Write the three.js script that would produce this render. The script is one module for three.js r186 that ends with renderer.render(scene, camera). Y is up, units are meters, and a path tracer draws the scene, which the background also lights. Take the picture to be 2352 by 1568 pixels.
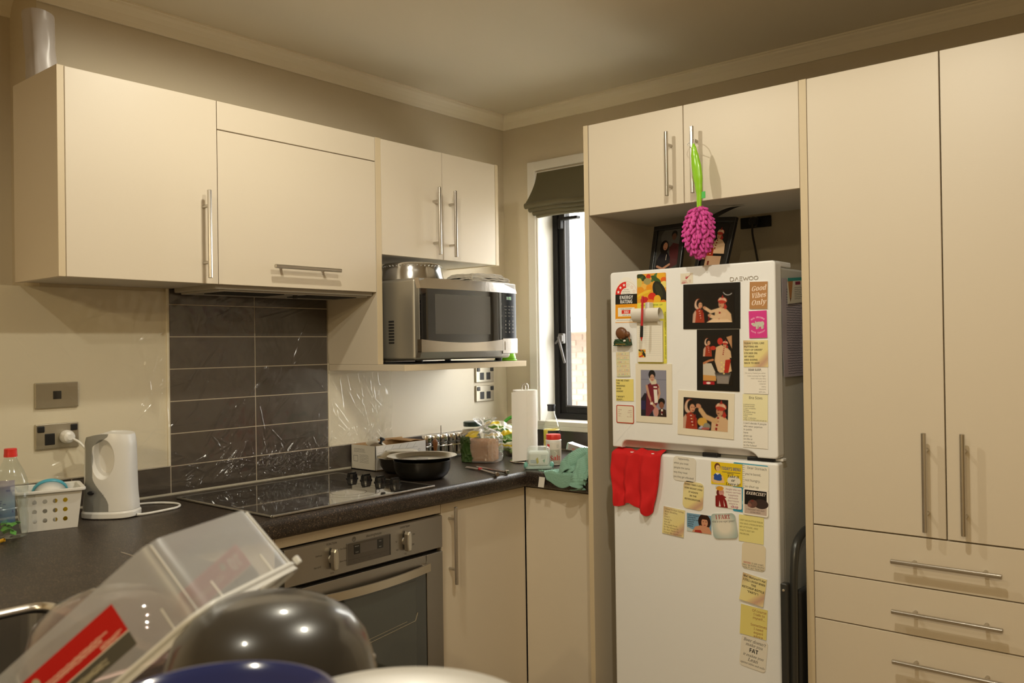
import * as THREE from 'three';
import { RoundedBoxGeometry } from 'three/addons/geometries/RoundedBoxGeometry.js';
import { mergeGeometries, mergeVertices, toCreasedNormals } from 'three/addons/utils/BufferGeometryUtils.js';
import { createNoise3D } from 'simplex-noise';

// ---------- camera, sky, exposure, lamps ----------
const scene = new THREE.Scene();
const camera = new THREE.PerspectiveCamera(43.16, 2352 / 1568, 0.05, 200);
{ // a hand-held camera across the sink bench, looking at the far corner, with a slight roll
  const yaw = 0.6975, pitch = 0.0055, roll = -0.0144;
  const f = new THREE.Vector3(Math.cos(yaw) * Math.cos(pitch), Math.sin(pitch), -Math.sin(yaw) * Math.cos(pitch));
  const r = new THREE.Vector3().crossVectors(f, new THREE.Vector3(0, 1, 0)).normalize(), u = new THREE.Vector3().crossVectors(r, f);
  const R = r.clone().multiplyScalar(Math.cos(roll)).addScaledVector(u, Math.sin(roll));
  const U = u.clone().multiplyScalar(Math.cos(roll)).addScaledVector(r, -Math.sin(roll));
  camera.quaternion.setFromRotationMatrix(new THREE.Matrix4().makeBasis(R, U, f.clone().negate()));
  camera.position.set(-2.9747, 1.3516, 2.5287);
  camera.focus = 2.75; camera.userData.fStop = 4.5;
}
const SKY = 10.5;
scene.background = new THREE.Color().setRGB(SKY * 1.0, SKY, SKY * 0.97);
const renderer = new THREE.WebGLRenderer();
renderer.toneMapping = THREE.LinearToneMapping;
renderer.toneMappingExposure = 1.0;
renderer.shadowMap.enabled = true;
const CEIL = 2.385;
const WARM = [1.0, 0.93, 0.76], AMBER = [1.0, 0.80, 0.47];
const LAMPS = [[-1.62, 0.94, 1.85, WARM], [-1.75, 1.9, 3.1, WARM], [-2.98, 1.6, 1.35, WARM], [-4.6, 3.2, 5.5, AMBER], [-4.9, 2.5, 5.0, AMBER]];   // x, z, candela, colour of the ceiling downlights

// ---------- helpers ----------
let seed = 7;
const rnd = () => { seed = (seed * 1664525 + 1013904223) >>> 0; return seed / 4294967296; };
const rr = (a, b) => a + (b - a) * rnd();
const n3 = createNoise3D(rnd);
const V = (x, y, z) => new THREE.Vector3(x, y, z);
const used = {}, org = new WeakMap();
function numbered(n) { const k = used[n] = (used[n] ?? -1) + 1; return k ? n + '_' + String(k).padStart(3, '0') : n; }
function tag(o, label, category, group) { if (label) o.userData.label = label; if (category) o.userData.category = category; if (group) o.userData.group = group; return o; }
// a thing: a Group at its base; geometry of its parts is given in world coordinates unless local = true
function thing(name, label, category, p, group, turn = 0, local = false) {
  const g = new THREE.Group(); g.name = numbered(name); g.position.set(...p); g.rotation.y = turn; scene.add(g);
  org.set(g, local || turn ? [0, 0, 0] : p); return tag(g, label, category, group);
}
function part(parent, name, geo, mat, label) {
  if (Array.isArray(geo)) geo = merge(geo);
  const o = org.get(parent) ?? [0, 0, 0];
  if (o[0] || o[1] || o[2]) geo.translate(-o[0], -o[1], -o[2]);
  const m = new THREE.Mesh(geo, mat); m.name = parent === scene ? numbered(name) : name; m.castShadow = m.receiveShadow = true;
  parent.add(m); org.set(m, o); if (label) m.userData.label = label; return m;
}
function numberParts(t) { const c = {}; t.traverse((o) => { if (o === t) return; const k = o.parent.uuid + o.name; c[k] = (c[k] ?? -1) + 1; if (c[k]) o.name += '_' + String(c[k]).padStart(3, '0'); }); }
function struct(name, geo, mat) { const m = part(scene, name, geo, mat); m.userData.kind = 'structure'; return m; }
function single(name, label, category, geo, mat, group) { if (Array.isArray(geo)) geo = merge(geo); geo.computeBoundingBox(); const c = geo.boundingBox.getCenter(V(0, 0, 0)), y = geo.boundingBox.min.y; geo.translate(-c.x, -y, -c.z); const m = new THREE.Mesh(geo, mat); m.position.set(c.x, y, c.z); m.name = numbered(name); m.castShadow = m.receiveShadow = true; scene.add(m); org.set(m, [c.x, y, c.z]); return tag(m, label, category, group); }
function plain(g) { let h = g.index ? g.toNonIndexed() : g; for (const k of Object.keys(h.attributes)) if (!['position', 'normal', 'uv'].includes(k)) h.deleteAttribute(k); if (!h.attributes.normal) h.computeVertexNormals(); if (!h.attributes.uv) h.setAttribute('uv', new THREE.BufferAttribute(new Float32Array(h.attributes.position.count * 2), 2)); h.morphAttributes = {}; return h; }
function merge(list) { return list.length === 1 ? list[0] : mergeGeometries(list.map(plain)); }
const box = (x0, x1, y0, y1, z0, z1) => uvb(new THREE.BoxGeometry(x1 - x0, y1 - y0, z1 - z0).translate((x0 + x1) / 2, (y0 + y1) / 2, (z0 + z1) / 2));
const rbox = (x0, x1, y0, y1, z0, z1, r = 0.002, s = 2) => uvb(new RoundedBoxGeometry(x1 - x0, y1 - y0, z1 - z0, s, Math.min(r, 0.49 * Math.min(x1 - x0, y1 - y0, z1 - z0))).translate((x0 + x1) / 2, (y0 + y1) / 2, (z0 + z1) / 2));
function uvb(g) { // box-projected uv in metres
  const p = g.attributes.position, n = g.attributes.normal, uv = new Float32Array(p.count * 2);
  for (let i = 0; i < p.count; i++) {
    const ax = Math.abs(n.getX(i)), ay = Math.abs(n.getY(i)), az = Math.abs(n.getZ(i));
    uv[2 * i] = ax > ay && ax > az ? p.getZ(i) : p.getX(i); uv[2 * i + 1] = ay >= ax && ay >= az ? p.getZ(i) : p.getY(i);
  }
  g.setAttribute('uv', new THREE.BufferAttribute(uv, 2)); return g;
}
const lathe = (pts, seg = 48) => new THREE.LatheGeometry(pts.map((p) => new THREE.Vector2(Math.max(p[0], 1e-5), p[1])), seg);
const tube = (pts, r, seg = 24, rad = 8, closed = false) => new THREE.TubeGeometry(new THREE.CatmullRomCurve3(pts.map((p) => p.isVector3 ? p : V(...p)), closed), seg, r, rad, closed);
function rod(a, b, r, rad = 14) { // bar with lightly chamfered ends from a to b
  a = V(...a); b = V(...b); const L = a.distanceTo(b), c = Math.min(r * 0.2, L / 4);
  const g = lathe([[0, 0], [r - c, 0], [r, c], [r, L - c], [r - c, L], [0, L]], rad);
  g.applyQuaternion(new THREE.Quaternion().setFromUnitVectors(V(0, 1, 0), b.clone().sub(a).normalize())); return toCreasedNormals(g.translate(a.x, a.y, a.z), 0.7);
}
// parametric sheet: f(u, v) -> [x, y, z]
function sheet(f, nu, nv, flip = false) {
  const pos = [], uv = [], idx = [];
  for (let j = 0; j <= nv; j++) for (let i = 0; i <= nu; i++) { pos.push(...f(i / nu, j / nv)); uv.push(i / nu, j / nv); }
  for (let j = 0; j < nv; j++) for (let i = 0; i < nu; i++) { const a = j * (nu + 1) + i, b = a + 1, c = a + nu + 1, d = c + 1; flip ? idx.push(a, b, c, b, d, c) : idx.push(a, c, b, b, c, d); }
  const g = new THREE.BufferGeometry(); g.setAttribute('position', new THREE.Float32BufferAttribute(pos, 3)); g.setAttribute('uv', new THREE.Float32BufferAttribute(uv, 2)); g.setIndex(idx); g.computeVertexNormals(); return g;
}
// a sheet with thickness: front f, back offset along dir
function slab(f, nu, nv, dir, closed = true) {
  const b = (u, v) => { const p = f(u, v); return [p[0] + dir[0], p[1] + dir[1], p[2] + dir[2]]; };
  const list = [sheet(f, nu, nv), sheet(b, nu, nv, true)];
  const edge = (g, n) => list.push(sheet((u, v) => { const p = g(u); return [p[0] + dir[0] * v, p[1] + dir[1] * v, p[2] + dir[2] * v]; }, n, 1));
  edge((t) => f(t, 0), nu); edge((t) => f(1, t), nv); edge((t) => f(1 - t, 1), nu); edge((t) => f(0, 1 - t), nv);
  return merge(list);
}
function split(g, test) { // two geometries: triangles whose centre passes the test, and the rest
  const h = plain(g), p = h.attributes.position, out = [[], []];
  for (let i = 0; i < p.count; i += 3) { const c = V(0, 0, 0); for (let k = 0; k < 3; k++) c.add(V(p.getX(i + k), p.getY(i + k), p.getZ(i + k))); out[test(c.divideScalar(3)) ? 0 : 1].push(i, i + 1, i + 2); }
  return out.map((ix) => { const q = new THREE.BufferGeometry(); for (const k of ['position', 'normal', 'uv']) { const a = h.attributes[k], n = a.itemSize, d = new Float32Array(ix.length * n); ix.forEach((s, j) => { for (let m = 0; m < n; m++) d[j * n + m] = a.array[s * n + m]; }); q.setAttribute(k, new THREE.BufferAttribute(d, n)); } return q; });
}
function prism(pts, depth, bevel = 0.0008, holes = []) { // outline in xy extruded along +z
  const s = new THREE.Shape(pts.map((p) => new THREE.Vector2(...p)));
  for (const h of holes) s.holes.push(h);
  return new THREE.ExtrudeGeometry(s, { depth: depth - 2 * bevel, bevelEnabled: bevel > 0, bevelSize: bevel, bevelThickness: bevel, bevelOffset: -bevel, bevelSegments: 1, curveSegments: 14 }).translate(0, 0, bevel);
}
function roundRect(w, h, r) { const s = new THREE.Shape(), x = -w / 2, y = -h / 2; s.moveTo(x + r, y); s.lineTo(x + w - r, y); s.absarc(x + w - r, y + r, r, -Math.PI / 2, 0); s.lineTo(x + w, y + h - r); s.absarc(x + w - r, y + h - r, r, 0, Math.PI / 2); s.lineTo(x + r, y + h); s.absarc(x + r, y + h - r, r, Math.PI / 2, Math.PI); s.lineTo(x, y + r); s.absarc(x + r, y + r, r, Math.PI, 1.5 * Math.PI); return s; }

// ---------- materials ----------
const M = (color, roughness = 0.6, metalness = 0, extra = {}) => {
  const phys = ['transmission', 'clearcoat', 'sheen', 'ior', 'anisotropy', 'thickness', 'specularIntensity'].some((k) => k in extra);
  const m = phys ? new THREE.MeshPhysicalMaterial() : new THREE.MeshStandardMaterial();
  m.color.setRGB(...color); m.roughness = roughness; m.metalness = metalness; m.side = THREE.DoubleSide;
  for (const [k, v] of Object.entries(extra)) if (m[k]?.isColor) m[k].setRGB(...v); else m[k] = v;
  return m;
};
function dataTex(n, fn, srgb = true, rep = 1) {
  const d = new Uint8Array(n * n * 4);
  for (let y = 0; y < n; y++) for (let x = 0; x < n; x++) { const c = fn(x / n, y / n, x, y); for (let k = 0; k < 3; k++) d[(y * n + x) * 4 + k] = Math.max(0, Math.min(255, c[k])); d[(y * n + x) * 4 + 3] = 255; }
  const t = new THREE.DataTexture(d, n, n); t.wrapS = t.wrapT = THREE.RepeatWrapping; t.magFilter = THREE.LinearFilter; t.minFilter = THREE.LinearMipmapLinearFilter; t.generateMipmaps = true;
  if (srgb) t.colorSpace = THREE.SRGBColorSpace; t.repeat.set(rep, rep); t.needsUpdate = true; return t;
}
const tile = (u, v, s) => n3(Math.cos(u * 6.2832) * s, Math.sin(u * 6.2832) * s, Math.cos(v * 6.2832) * s + 3.1 * Math.sin(v * 6.2832) * s);
const speckle = dataTex(512, (u, v) => {
  const k = rnd(), b = 5 * tile(u, v, 1.2);
  if (k > 0.95) return [150 + b, 128 + b, 100 + b]; if (k > 0.84) return [80 + b, 67 + b, 56 + b]; if (k < 0.22) return [24 + b, 20 + b, 18 + b];
  return [47 + b, 39 + b, 34 + b];
}, true, 1 / 0.75);
const speckBump = dataTex(256, () => { const k = rnd() * 255; return [k, k, k]; }, false, 1 / 0.25);
const softBump = dataTex(256, (u, v) => { const k = 128 + 60 * tile(u, v, 3) + 40 * tile(u, v, 9) + rnd() * 12; return [k, k, k]; }, false, 1 / 0.3);
const brushed = dataTex(256, (u, v, x, y) => { const k = 128 + 50 * n3(u * 3, y * 0.9, 1) + 30 * (rnd() - 0.5); return [k, k, k]; }, false, 1 / 0.12);
const weave = dataTex(128, (u, v, x, y) => { const k = 128 + 70 * Math.sin(x * 0.785) * Math.sin(y * 0.785) + 30 * (rnd() - 0.5); return [k, k, k]; }, false, 1 / 0.03);
const towelBump = dataTex(128, (u, v, x, y) => { const k = 128 + 60 * n3(u * 14, v * 14, 4) + 50 * n3(u * 30, v * 30, 9); return [k, k, k]; }, false, 1);
const CREAM = [0.72, 0.635, 0.505];
const mat = {
  wall: M([0.65, 0.57, 0.43], 0.85, 0, { bumpMap: softBump, bumpScale: 0.0004 }),
  splashWall: M([0.78, 0.71, 0.57], 0.5),
  ceiling: M([0.76, 0.69, 0.55], 0.9), cornice: M([0.88, 0.81, 0.66], 0.85),
  cream: M(CREAM, 0.45, 0, { bumpMap: softBump, bumpScale: 0.00008 }), creamEdge: M([0.66, 0.545, 0.365], 0.5), creamIn: M([0.6, 0.55, 0.46], 0.6),
  steel: M([0.56, 0.53, 0.48], 0.3, 1, { bumpMap: brushed, bumpScale: 0.00003 }), steelDark: M([0.36, 0.345, 0.32], 0.38, 1, { bumpMap: brushed, bumpScale: 0.00003 }),
  chrome: M([0.75, 0.73, 0.7], 0.12, 1), blackPlastic: M([0.012, 0.012, 0.013], 0.35), blackMatt: M([0.015, 0.014, 0.013], 0.7), blackGloss: M([0.008, 0.008, 0.009], 0.05, 0, { clearcoat: 1, clearcoatRoughness: 0.03 }),
  counter: M([1, 1, 1], 0.38, 0, { map: speckle, bumpMap: speckBump, bumpScale: 0.00025 }),
  tile: M([0.075, 0.062, 0.055], 0.16, 0, { bumpMap: softBump, bumpScale: 0.0002 }), grout: M([0.50, 0.43, 0.34], 0.85),
  upstand: M([0.085, 0.07, 0.062], 0.3),
  fridge: M([0.92, 0.925, 0.925], 0.32, 0, { bumpMap: softBump, bumpScale: 0.0001 }), fridgeGrey: M([0.42, 0.41, 0.39], 0.45), gap: M([0.03, 0.028, 0.025], 0.8),
  whitePlastic: M([0.8, 0.79, 0.76], 0.3), whiteMatt: M([0.8, 0.78, 0.74], 0.6), greyPlastic: M([0.27, 0.27, 0.25], 0.32),
  paint: M([0.8, 0.77, 0.71], 0.5), aluBlack: M([0.018, 0.017, 0.017], 0.5, 0, { specularIntensity: 0.3 }), rubber: M([0.02, 0.02, 0.02], 0.8),
  glass: M([1, 1, 1], 0.02, 0, { transmission: 1, thickness: 0, ior: 1.45 }),
  film: M([0.97, 0.97, 0.95], 0.15, 0, { transmission: 1, thickness: 0, ior: 1.5 }),
  clearBag: M([0.97, 0.97, 0.96], 0.17, 0, { transmission: 0.88, thickness: 0, ior: 1.5 }),
  red: M([0.62, 0.012, 0.012], 0.45), redCap: M([0.7, 0.03, 0.02], 0.4),
};

// ---------- the setting ----------
const room = [];
{
  const floorTex = dataTex(256, (u, v) => { const k = 14 * tile(u, v, 2) + 10 * tile(u, v, 6); return [176 + k, 156 + k, 126 + k]; }, true, 1 / 0.6);
  struct('floor', box(-6.2, 0.0, -0.12, 0, -0.3, 6.2), M([1, 1, 1], 0.6, 0, { map: floorTex }));
  struct('ceiling', box(-6.3, 0.2, CEIL, CEIL + 0.12, -0.4, 6.3), mat.ceiling);
  const wb = new THREE.Group(); wb.name = 'wall_back'; wb.userData.kind = 'structure'; scene.add(wb);
  part(wb, 'plaster', [box(-1.985, 0.2, 0, CEIL, -0.34, -0.0015), box(-6.3, -1.985, 0, 1.535, -0.34, -0.0015), box(-6.3, -1.985, 1.535, CEIL, -0.34, -0.19)], mat.wall);
  part(wb, 'splash_lining', [box(-3.2, -1.618, 0.9975, 1.535, -0.0015, 0.0015), box(-1.003, -0.0015, 0.9975, 1.30, -0.0015, 0.0015)], mat.splashWall);
  // dark splashback tiles, 300 x 100 mm, on a light grout bed, and a row of the same tiles as upstand
  part(wb, 'grout', [box(-1.6115, -1.0065, 0.908, 1.545, -0.0015, 0.005), box(-2.75, -1.6115, 0.908, 0.9955, -0.0015, 0.005), box(-1.0065, 0, 0.908, 0.9955, -0.0015, 0.005)], mat.grout);
  const shades = [0, 1, 2, 3].map((k) => M([0.070 + 0.006 * k, 0.058 + 0.005 * k, 0.052 + 0.0045 * k], 0.15 + 0.015 * k, 0, { bumpMap: softBump, bumpScale: 0.00016 }));
  const rows = [[0.9105, 0.9945], [0.9975, 1.0945], [1.0975, 1.1945], [1.1975, 1.2945], [1.2975, 1.3945], [1.3975, 1.4945], [1.4975, 1.545]];
  const tiles = [];
  for (const [y0, y1] of rows) for (const [x0, x1] of [[-1.61, -1.3095], [-1.3065, -1.008]]) tiles.push([x0, x1, y0, y1]);
  for (const [x0, x1] of [[-2.8, -2.51], [-2.507, -2.21], [-2.207, -1.909], [-1.906, -1.613], [-1.005, -0.709], [-0.706, -0.41], [-0.407, -0.111], [-0.108, -0.002]]) tiles.push([x0, x1, 0.9105, 0.9945]);
  tiles.forEach(([x0, x1, y0, y1], i) => part(wb, 'tile', rbox(x0, x1, y0, y1, -0.001, 0.006 + 0.0006 * ((i * 7) % 3) / 3, 0.0016, 2), shades[(i * 5 + (i >> 2)) % 4]));
  part(wb, 'edge_strip', [rbox(-1.6205, -1.6125, 0.9975, 1.545, 0, 0.008, 0.002), rbox(-1.0055, -0.9985, 0.9975, 1.30, 0, 0.008, 0.002)], mat.cornice);
  part(wb, 'upstand_capping', [rbox(-2.95, -1.614, 0.9955, 0.999, 0, 0.009, 0.001), rbox(-1.004, 0, 0.9955, 0.999, 0, 0.009, 0.001)], M([0.5, 0.45, 0.38], 0.4));
  part(wb, 'sealant_bead', tube([[-2.9, 0.9095, 0.008], [-2, 0.9095, 0.008], [-1.3, 0.91, 0.0085], [-0.6, 0.9095, 0.008], [-0.01, 0.9095, 0.008]], 0.005, 40, 8), M([0.5, 0.46, 0.38], 0.4));
  numberParts(wb);
  // window wall, with the opening built out of four pieces
  const WZ0 = 0.195, WZ1 = 0.805, WY0 = 1.022, WY1 = 2.112;
  const wr = new THREE.Group(); wr.name = 'wall_right'; wr.userData.kind = 'structure'; scene.add(wr);
  part(wr, 'plaster', [box(0, 0.2, 0, CEIL, -0.34, WZ0), box(0, 0.2, 0, CEIL, WZ1, 6.3), box(0, 0.2, 0, WY0, WZ0, WZ1), box(0, 0.2, WY1, CEIL, WZ0, WZ1)], mat.wall);
  for (const [z0, z1] of [[0.008, 0.296], [0.299, 0.594], [0.597, 0.872]]) part(wr, 'tile', rbox(-0.007, -0.0005, 0.9105, 0.9945, z0, z1, 0.0016), shades[1]);
  part(wr, 'upstand_capping', rbox(-0.009, 0, 0.9955, 0.999, 0, 0.874, 0.001), M([0.5, 0.45, 0.38], 0.4));
  numberParts(wr);
  struct('wall_left', box(-6.3, -6.15, 0, CEIL, -0.4, 6.3), mat.wall);
  struct('wall_front', box(-6.3, 0.2, 0, CEIL, 6.15, 6.3), mat.wall);
  // cove cornice
  const prof = [[0, 2.326], [0.006, 2.326], [0.009, 2.338], [0.016, 2.354], [0.027, 2.366], [0.036, 2.372], [0.038, 2.378], [0.043, 2.379], [0.043, 2.386], [0, 2.386]];
  const run = (L) => prism(prof, L, 0);
  struct('trim_1', run(1.985).rotateY(-Math.PI / 2), mat.cornice);
  struct('trim_2', run(5.9).rotateY(Math.PI).translate(0, 0, 5.9), mat.cornice);
  struct('trim_3', run(4.1).rotateY(-Math.PI / 2).translate(-1.985, 0, -0.19), mat.cornice);
  // window 1: painted reveal and architrave, black aluminium frame, casement sash with a pane and a stay handle
  const w = new THREE.Group(); w.name = 'window_1'; w.userData.kind = 'structure'; scene.add(w);
  const jt = 0.012;
  part(w, 'jamb', [box(0, 0.105, WY0, WY1, WZ0 - 0.001, WZ0 + 0.004), box(0, 0.105, WY0, WY1, WZ1 - 0.004, WZ1 + 0.001), box(0, 0.105, WY1 - 0.004, WY1 + 0.001, WZ0, WZ1)], mat.paint);
  part(w, 'window_sill', rbox(-0.014, 0.105, WY0 - 0.018, WY0 + 0.004, WZ0 - 0.02, WZ1 + 0.02, 0.004), mat.paint);
  part(w, 'architrave', [rbox(-0.014, 0.001, WY0 - 0.036, WY1 + 0.046, WZ0 - 0.048, WZ0 - 0.006, 0.003), rbox(-0.014, 0.001, WY0 - 0.036, WY1 + 0.046, WZ1 + 0.006, WZ1 + 0.048, 0.003), rbox(-0.0135, 0.001, WY1 + 0.006, WY1 + 0.0455, WZ0 - 0.04, WZ1 + 0.04, 0.003), rbox(-0.0135, 0.001, WY0 - 0.036, WY0 - 0.016, WZ0 - 0.04, WZ1 + 0.04, 0.003),
    rbox(-0.007, 0.004, WY0, WY1, WZ0 - 0.008, WZ0 + 0.003, 0.002)], mat.paint);
  const ring = (x0, x1, a, b, m) => [rbox(x0, x1, WY0 + a, WY1 - a, WZ0 + a, WZ0 + b, 0.003), rbox(x0, x1, WY0 + a, WY1 - a, WZ1 - b, WZ1 - a, 0.003), rbox(x0, x1, WY0 + a, WY0 + b, WZ0 + b - 0.002, WZ1 - b + 0.002, 0.003), rbox(x0, x1, WY1 - b, WY1 - a, WZ0 + b - 0.002, WZ1 - b + 0.002, 0.003)];
  part(w, 'window_frame', ring(0.098, 0.16, 0.0, 0.03), mat.aluBlack);
  const sash = part(w, 'sash', ring(0.11, 0.15, 0.028, 0.062), mat.aluBlack);
  part(sash, 'glazing_bead', ring(0.104, 0.112, 0.058, 0.066), M([0.06, 0.055, 0.055], 0.4));
  part(sash, 'pane', box(0.128, 0.1281, WY0 + 0.05, WY1 - 0.05, WZ0 + 0.05, WZ1 - 0.05), mat.glass);
  const hz = WZ0 + 0.05;
  part(sash, 'handle', [rbox(0.084, 0.104, 1.36, 1.405, hz - 0.014, hz + 0.014, 0.004), rbox(0.074, 0.09, 1.368, 1.398, hz - 0.009, hz + 0.013, 0.005), rod([0.072, 1.39, hz - 0.004], [0.066, 1.275, hz + 0.034], 0.0055), rod([0.074, 1.385, hz + 0.004], [0.072, 1.36, hz - 0.02], 0.004)], M([0.12, 0.11, 0.105], 0.5));
  part(sash, 'stay', [rbox(0.08, 0.11, WY1 - 0.208, WY1 - 0.195, WZ0 + 0.05, WZ0 + 0.15, 0.003), rbox(0.08, 0.108, WY1 - 0.245, WY1 - 0.2, WZ0 + 0.045, WZ0 + 0.062, 0.003)], mat.aluBlack);
  numberParts(w);
}

// ---------- ceiling downlights: a glowing lens in a ring, with a spot light of the same size just below ----------
LAMPS.forEach(([x, z, cd, hue], i) => {
  const t = thing('ceiling_downlight', ['recessed ceiling downlight above the hob, nearest the wall cabinets', 'recessed ceiling downlight above the middle of the kitchen floor', 'recessed ceiling downlight over the left end of the sink bench', 'amber recessed ceiling downlight over the dining end of the room, farther from the hob wall', 'amber recessed ceiling downlight over the dining end of the room, nearer to the hob wall'][i], 'light', [x, CEIL - 0.012, z], null, 0, true);
  part(t, 'trim_ring', lathe([[0.042, 0.004], [0.046, 0.0], [0.056, 0.002], [0.058, 0.012], [0.042, 0.012], [0.042, 0.004]], 40), mat.whiteMatt);
  const lens = part(t, 'lens', lathe([[0, 0.006], [0.036, 0.006], [0.042, 0.009], [0.042, 0.012], [0, 0.012]], 32), M([0.9, 0.9, 0.88], 0.4, 0, { emissive: hue.map((c) => 4 * c) }));
  const s = new THREE.SpotLight(new THREE.Color().setRGB(...hue), cd, 0, 1.55, 0.18, 2);
  s.position.set(x, CEIL - 0.018, z); s.target.position.set(x, 0, z); s.castShadow = true; s.shadow.radius = 1.4; s.name = 'downlight_' + (i + 1);
  scene.add(s, s.target);
});

// ---------- cabinets ----------
const FR = 0.276;                       // front of the wall cabinets
const pulls = (a, b, out, p1, p2, back) => { // bar handle: bar from a to b, two posts from p (0..1 along the bar) to the door
  const A = V(...a), B = V(...b), at = (t) => A.clone().lerp(B, t).toArray(); const list = [rod(a, b, 0.0062, 20)];
  for (const t of [p1, p2]) { const q = at(t); const e = q.slice(); e[back[0]] = back[1]; list.push(rod(q, e, 0.0048, 14)); } return list;
};
function door(t, name, x0, x1, y0, y1, h) { const d = part(t, name, rbox(x0, x1, y0, y1, FR - 0.018, FR, 0.0014), mat.cream); if (h) part(d, 'handle', h, mat.steel); return d; }
const carcase = (x0, x1, y0, y1, z0, z1, open) => { // panels of 16 mm: two sides, top, bottom, back
  const k = 0.016; return [box(x0, x0 + k, y0, y1, z0, z1), box(x1 - k, x1, y0, y1, z0, z1), box(x0 + k, x1 - k, y1 - k, y1, z0, z1), box(x0 + k, x1 - k, y0, y0 + k, z0, z1), box(x0 + k, x1 - k, y0 + k, y1 - k, z0, z0 + 0.006)]; };
{
  let t = thing('wall_cabinet', 'tall-doored cream wall cabinet at the left end with one vertical bar handle', 'cabinet', [-1.825, 1.543, 0.14]);
  part(t, 'carcase', carcase(-2.029, -1.6055, 1.545, 2.073, 0.002, FR - 0.0195), mat.creamIn);
  part(t, 'end_panel', rbox(-2.048, -2.0305, 1.543, 2.0755, 0.001, FR, 0.001), mat.cream);
  part(t, 'edge_banding', rbox(-2.0478, -2.0306, 1.5435, 2.0752, FR - 0.0005, FR + 0.0006, 0.0004), mat.creamEdge);
  door(t, 'door', -2.0285, -1.6055, 1.5435, 2.075, pulls([-1.6495, 1.557, 0.308], [-1.6495, 1.807, 0.308], 0, 0.18, 0.82, [2, FR - 0.004]));
  t = thing('rangehood_cabinet', 'cream cabinet above the hob with a lift-up flap under a fixed strip', 'cabinet', [-1.304, 1.543, 0.14]);
  part(t, 'carcase', carcase(-1.603, -1.006, 1.56, 2.073, 0.002, FR - 0.0195), mat.creamIn);
  part(t, 'fascia_strip', rbox(-1.6035, -1.0055, 1.9935, 2.075, FR - 0.018, FR, 0.0014), mat.cream);
  const fl = part(t, 'flap', rbox(-1.6035, -1.0055, 1.5435, 1.9905, FR - 0.018, FR, 0.0014), mat.cream);
  part(fl, 'handle', pulls([-1.434, 1.6045, 0.308], [-1.182, 1.6045, 0.308], 0, 0.16, 0.79, [2, FR - 0.004]), mat.steel);
  t = thing('range_hood', 'slim built-in range hood with dark filter slots under the flap cabinet', 'range hood', [-1.304, 1.528, 0.13]);
  part(t, 'body', [rbox(-1.602, -1.007, 1.531, 1.5595, 0.02, 0.256, 0.003), rbox(-1.585, -1.02, 1.526, 1.532, 0.03, 0.245, 0.002)], M([0.45, 0.42, 0.36], 0.45));
  for (const [a, b] of [[-1.56, -1.35], [-1.26, -1.06]]) part(t, 'filter', rbox(a, b, 1.5235, 1.5275, 0.12, 0.235, 0.001), mat.blackMatt);
  part(t, 'knob', new THREE.CylinderGeometry(0.008, 0.008, 0.012, 16).translate(-1.285, 1.522, 0.2), mat.blackPlastic);
  t = thing('divider_panel', 'tall cream end panel between the flap cabinet and the microwave, reaching down to the shelf', 'panel', [-0.991, 1.2955, 0.14]);
  part(t, 'board', rbox(-1.0035, -0.9795, 1.2955, 2.0765, 0.002, FR, 0.001), mat.cream);
  part(t, 'edge_banding', rbox(-1.0033, -0.9797, 1.296, 2.0762, FR - 0.0005, FR + 0.0006, 0.0004), mat.creamEdge);
  t = thing('wall_cabinet', 'short cream two-door wall cabinet above the microwave', 'cabinet', [-0.68, 1.675, 0.14]);
  part(t, 'carcase', carcase(-0.978, -0.361, 1.677, 2.073, 0.002, FR - 0.0195), mat.creamIn);
  door(t, 'door', -0.9775, -0.6795, 1.6755, 2.075, pulls([-0.725, 1.69, 0.308], [-0.725, 1.937, 0.308], 0, 0.18, 0.8, [2, FR - 0.004]));
  door(t, 'door', -0.6765, -0.3795, 1.6755, 2.075, pulls([-0.641, 1.687, 0.308], [-0.641, 1.934, 0.308], 0, 0.18, 0.8, [2, FR - 0.004]));
  part(t, 'end_panel', rbox(-0.3775, -0.36, 1.6745, 2.0765, 0.002, FR, 0.001), mat.creamEdge);
  numberParts(t);
  t = thing('shelf', 'cream shelf carrying the microwave above the power points', 'shelf', [-0.68, 1.273, 0.2]);
  part(t, 'board', rbox(-1.004, -0.36, 1.2735, 1.295, 0.002, 0.408, 0.001), mat.cream);
  part(t, 'edge_banding', [rbox(-1.0042, -0.3598, 1.274, 1.2946, 0.4075, 0.4088, 0.0004), rbox(-0.3605, -0.3592, 1.274, 1.2946, 0.004, 0.408, 0.0004)], mat.creamEdge);
  // fridge tower: two tall end panels, top cupboard
  const PX = -0.62;
  const pan = (z0, z1, label) => { const p = thing('tower_panel', label, 'panel', [-0.31, 0, (z0 + z1) / 2]); part(p, 'board', rbox(PX, -0.002, 0, 2.0795, z0, z1, 0.001), mat.cream); part(p, 'edge_banding', rbox(PX - 0.0006, PX + 0.0005, 0.001, 2.0792, z0 + 0.0003, z1 - 0.0003, 0.0004), mat.creamEdge); };
  pan(0.877, 0.895, 'tall cream end panel between the window corner and the fridge');
  pan(1.608, 1.629, 'tall cream end panel between the fridge and the pantry');
  t = thing('fridge_top_cupboard', 'cream two-door cupboard bridging over the fridge', 'cupboard', [-0.42, 1.779, 1.25]);
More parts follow.
